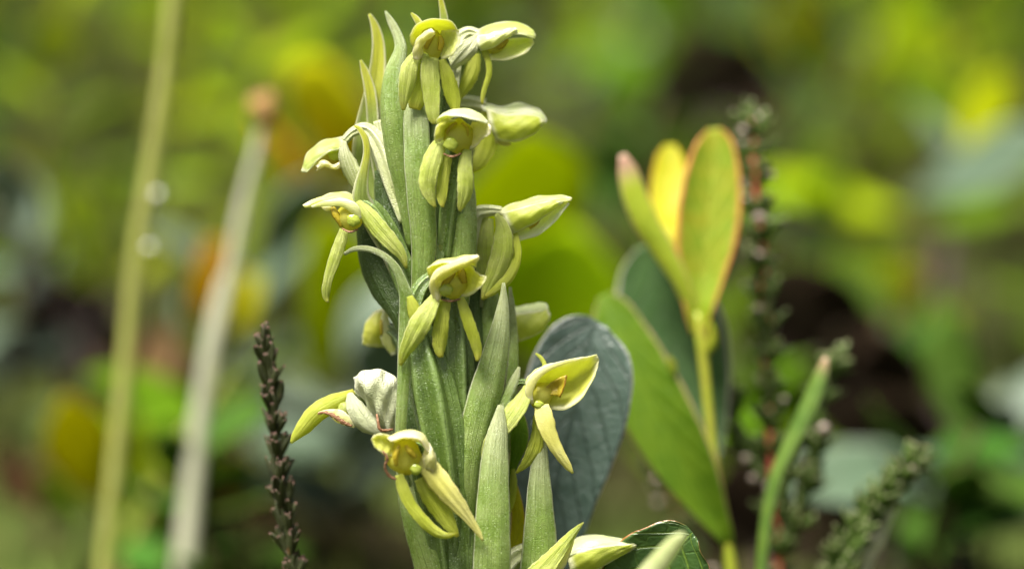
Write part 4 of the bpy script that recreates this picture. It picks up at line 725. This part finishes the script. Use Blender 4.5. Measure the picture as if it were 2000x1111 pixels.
# --- single background plants that can be told apart
BG = [
 ('shrub_sprig', 'yellow and orange leafed sprig glowing behind the tan seed head', -3000, [(640, 340, 622, 130, 300, 1.9, 'bg_yellow', .4), (600, 450, 550, 240, 300, 2.0, 'bg_orange', .4), (660, 380, 700, 220, 200, 1.3, 'bg_yellow', .5)], (640, 400)),
 ('shrub_sprig', 'small orange leaf on a low sprig behind the whitish grass stem', -2500, [(430, 640, 385, 470, 200, 1.6, 'bg_orange', .5), (420, 650, 500, 540, 100, 1.3, 'bg_yellow', .5)], (425, 650)),
 ('shrub_sprig', 'low sprig with a big upright yellow-green leaf edged in orange', -2300, [(200, 990, 120, 760, 200, 1.0, 'bg_yellow', .9), (210, 1000, 270, 830, 100, 1.0, 'bg_lime', .8), (180, 1010, 60, 930, 100, 1.0, 'bg_green', .6)], (200, 1000)),
 ('shrub_sprig', 'large lime green leaves glowing right behind the middle of the orchid', -2800, [(1030, 560, 1020, 240, 300, 1.5, 'bg_bright', .5), (1060, 740, 1110, 450, 300, 1.6, 'bg_bright', .5), (900, 700, 870, 420, 300, 1.2, 'bg_bright', .5), (700, 740, 610, 430, 300, 1.4, 'bg_bright', .5)], (1000, 740)),
 ('shrub_sprig', 'broad folded blue-grey leaf standing over lime green ones', -3300, [(1780, 380, 2080, 290, 300, .9, 'bg_grey', .6), (1880, 340, 1790, 200, 0, .8, 'bg_grey', .3), (1880, 300, 1970, 150, 0, 1.4, 'bg_bright', .5)], (1800, 400)),
 ('shrub_sprig', 'bright yellow rounded leaf low beside a dark upright stem', -3400, [(1800, 640, 1740, 510, 100, 1.5, 'bg_yellow', .9), (1760, 650, 1680, 620, 0, 1.0, 'bg_grey', .4), (1800, 660, 1900, 600, 0, 1.0, 'bg_lime', .7)], (1780, 660)),
 ('shrub_sprig', 'yellow lime leaves catching the light at the back of the bog', -7500, [(1560, 180, 1640, -20, 300, 1.6, 'bg_yellow', .5), (1500, 220, 1420, 100, 300, 1.6, 'bg_bright', .5), (1640, 180, 1760, 60, 300, 1.6, 'bg_bright', .5)], (1570, 210)),
 ('shrub_sprig', 'low sprig with a broad pale grey-green leaf lying flat beside the leaning heather', -1900, [(1840, 880, 1540, 990, 300, 0.9, 'bg_grey', .5), (1840, 900, 1990, 960, 100, 0.9, 'bg_deep', .6)], (1850, 900)),
 ('shrub_sprig', 'lime leaves spread flat in a tier behind the tall heather sprig', -4200, [(1780, 420, 1480, 380, 200, .8, 'bg_bright', .35), (1780, 440, 1990, 390, 200, .8, 'bg_green', .35), (1770, 470, 1500, 450, 200, .6, 'bg_grey', .3), (1760, 480, 1640, 560, 400, .9, 'bg_green', .5)], (1780, 440)),
 ('shrub_sprig', 'dull blue-grey leaves on a low sprig left of the lone heather shoot', -4500, [(600, 700, 560, 600, 100, 1.3, 'bg_grey', .7), (560, 880, 470, 800, 100, 1.2, 'bg_grey', .6), (620, 860, 650, 750, 100, 1.2, 'bg_green', .6)], (590, 860)),
 ('shrub_sprig', 'bright lime leaves spread behind the tall straw-green grass stem', -4200, [(200, 540, 90, 400, 300, 1.5, 'bg_bright', .5), (220, 540, 210, 380, 300, 1.4, 'bg_bright', .5), (240, 540, 400, 430, 300, 1.3, 'bg_bright', .5)], (220, 550)),
 ('shrub_sprig', 'red-brown withered leaves at the foot of the dark leaning twig', -2800, [(60, 990, -20, 880, 100, 1.4, 'bg_brown', .5), (70, 990, 100, 890, 100, 1.3, 'bg_brown', .5), (250, 800, 180, 700, 100, 1.2, 'bg_brown', .5), (280, 780, 350, 640, 100, 1.2, 'bg_brown', .5)], (90, 1000)),
 ('shrub_sprig', 'yellow-brown leaves low down behind the whitish grass stem', -3000, [(470, 1010, 430, 870, 100, 1.5, 'bg_orange', .5), (500, 1010, 560, 930, 100, 1.2, 'bg_brown', .5), (440, 1010, 340, 660, 200, .4, 'bg_brown', .6)], (470, 1010)),
]
for nm, lb, z, lv, st in BG:
    pixel_sprig(nm, lb, z, lv, st)
DK = [('added black leaf clump for the shaded gap beside the red-stemmed heather', -2300, 1580, 620), ('added black leaf clump for the shaded gap behind the narrow folded leaf', -2300, 1690, 740), ('added black leaf clump for the shaded gap low behind the red-stemmed heather', -2200, 1480, 1000), ('added black leaf clump for the shaded gap low down beyond the leaning heather', -2300, 1730, 860),
      ('added black leaf clump for the shaded gap at the foot of the dark upright stem', -3300, 1900, 1010), ('added black leaf clump for the shaded gap beside the dark leaning twig', -3400, 130, 640),
      ('added black leaf clump for the shaded gap between the two tall grass stems', -3200, 310, 750), ('added black leaf clump for the shaded gap under the crooked twig', -5200, 1400, 150),
      ('added black leaf clump for the shaded gap at the foot of the whitish grass stem', -2600, 330, 1040), ('added black leaf clump for the shaded gap behind the pale dead stalk', -2600, 1640, 1060)]
for lb, z, x, y in DK:  # black clumps added to stand in for shade between the plants
    lv = [(x + 10 * i, y + 70, x + (-130, -50, 60, 140)[i], y + (-20, -100, -90, 0)[i], 100, 1.7, 'bg_shade', .75) for i in range(4)]
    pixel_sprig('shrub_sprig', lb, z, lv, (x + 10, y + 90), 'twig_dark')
for (lb, z, pts) in (('dark leaning twig rising among blurred leaves left of the grass stems', -3000, [(215, 0, 26), (205, 780, 30), (150, 660, 28), (95, 550, 26), (60, 470, 18)]),
                     ('dark upright woody stem among the blurred leaves beyond the leaning heather', -3600, [(1850, 0, 44), (1838, 800, 44), (1834, 640, 40), (1842, 520, 34), (1850, 470, 20)]),
                     ('dark crooked twig high up behind the lime leaves', -6500, [(1400, 0, 40), (1400, 300, 36), (1385, 180, 32), (1360, 90, 22)])):
    gx = pts[0][0]; gp = ground_py(gx, z); r = thing('twig', lb, 'twig', P(gx, gp, z))
    tube('stem', [(gx, gp + 10, z, pts[0][2])] + [(p[0], p[1], z, p[2]) for p in pts[1:]], M['twig_dark'], r, n=24, m=10, knob=0.08)
    q = pts[len(pts) // 2]; tube('side_twig', [(q[0], q[1], z, q[2] * .5), (q[0] + 50, q[1] - 60, z - 100, q[2] * .3), (q[0] + 110, q[1] - 90, z - 200, q[2] * .15)], M['twig_dark'], r, n=10, m=7)

# --- the thicket of bilberry-like sprigs behind
LAB = {'bg_lime': 'lime green', 'bg_green': 'mid green', 'bg_deep': 'deep dark green', 'bg_grey': 'grey-green waxy'}
def thicket_label(kind, x, y, h):
    u = (x / (0.18 * (y + D)) + 1) / 2
    where = 'behind the pale grass stems' if u < 0.30 else 'behind the orchid spike' if u < 0.56 else 'behind the orange-rimmed shoot' if u < 0.76 else 'beyond the leaning heather'
    how = 'low ' if h < 0.045 else 'tall ' if h > 0.066 else ''
    far = 'soft and far off' if y > 0.55 else 'not far'
    lb = f'{how}{LAB[kind]} leafy sprig, {far} {where}'
    return lb, f'{LAB[kind]} sprigs {far} {where}'.replace('  ', ' ') + (f', {how.strip()}' if how else '')
def thicket(x, y, h, kind, nl, lsz):
    lb, gr = thicket_label(kind, x, y, h); g = gh(x, y); root = thing('shrub_sprig', lb, 'shrub', (x, y, g), gr)
    lx, ly = rng.uniform(-0.35, 0.35, 2) * h; top = np.array([x + lx, y + ly, g + h])
    pts = [(x, y, g - 0.002, 0.0022), (x + lx * 0.3, y + ly * 0.3, g + h * 0.5, 0.0016), (*top, 0.0008)]
    tube('stem', pts, M['twig'], root, n=10, m=6, world=True)
    c = catmull(pts, 20)[:, :3]; a = rng.uniform(0, 6.28)
    for i in range(nl):
        f = 0.30 + 0.70 * i / (nl - 1); b0 = c[min(int(f * 19), 19)]; a += 2.4 + rng.uniform(-.4, .4)
        el = rng.uniform(-0.1, 0.7) + 0.6 * (f > 0.9); d = np.array([math.cos(a) * math.cos(el), math.sin(a) * math.cos(el), math.sin(el)])
        nrm = np.array([-math.cos(a) * math.sin(el), -math.sin(a) * math.sin(el), math.cos(el)]) + rng.uniform(-.35, .35, 3)
        k = kind
        if y > 0.4 and rng.random() < 0.06: k = 'bg_yellow' if kind in ('bg_lime', 'bg_green') else 'bg_green'
        put_leaf(LEAF[k][rng.integers(4)], root, b0, d, nrm, lsz * rng.uniform(0.7, 1.2))
N_SPRIG = 260; made = 0; pos = []
while made < N_SPRIG:
    y = 0.07 + 1.25 * rng.random() ** 1.25; x = rng.uniform(-1, 1) * (0.255 * (y + D) + 0.03)
    if any((x - p[0])**2 + (y - p[1])**2 < (0.024 + 0.012 * y)**2 for p in pos): continue
    if y < 0.13 and abs(x) < 0.012: continue
    pos.append((x, y)); made += 1
    u = (x / (0.18 * (y + D)) + 1) / 2
    pl = {'bg_lime': 0.46 if y > 0.3 else 0.30, 'bg_green': 0.36, 'bg_deep': 0.14 + 0.22 * (u > 0.6) * (y < 0.45), 'bg_grey': 0.11}
    if u > 0.58 and y < 0.32: pl['bg_lime'] = 0.03; pl['bg_deep'] = 0.5  # more deep green sprigs, standing in for shade in the gaps here
    ks = list(pl); pr = np.array([pl[k] for k in ks]); kind = ks[rng.choice(len(ks), p=pr / pr.sum())]
    h = rng.uniform(0.030, 0.060) if y < 0.2 else rng.uniform(0.035, 0.085)
    if y < 0.13: h = rng.uniform(0.016, 0.032)
    thicket(x, y, h, kind, int(rng.integers(8, 14)), rng.uniform(0.013, 0.021))
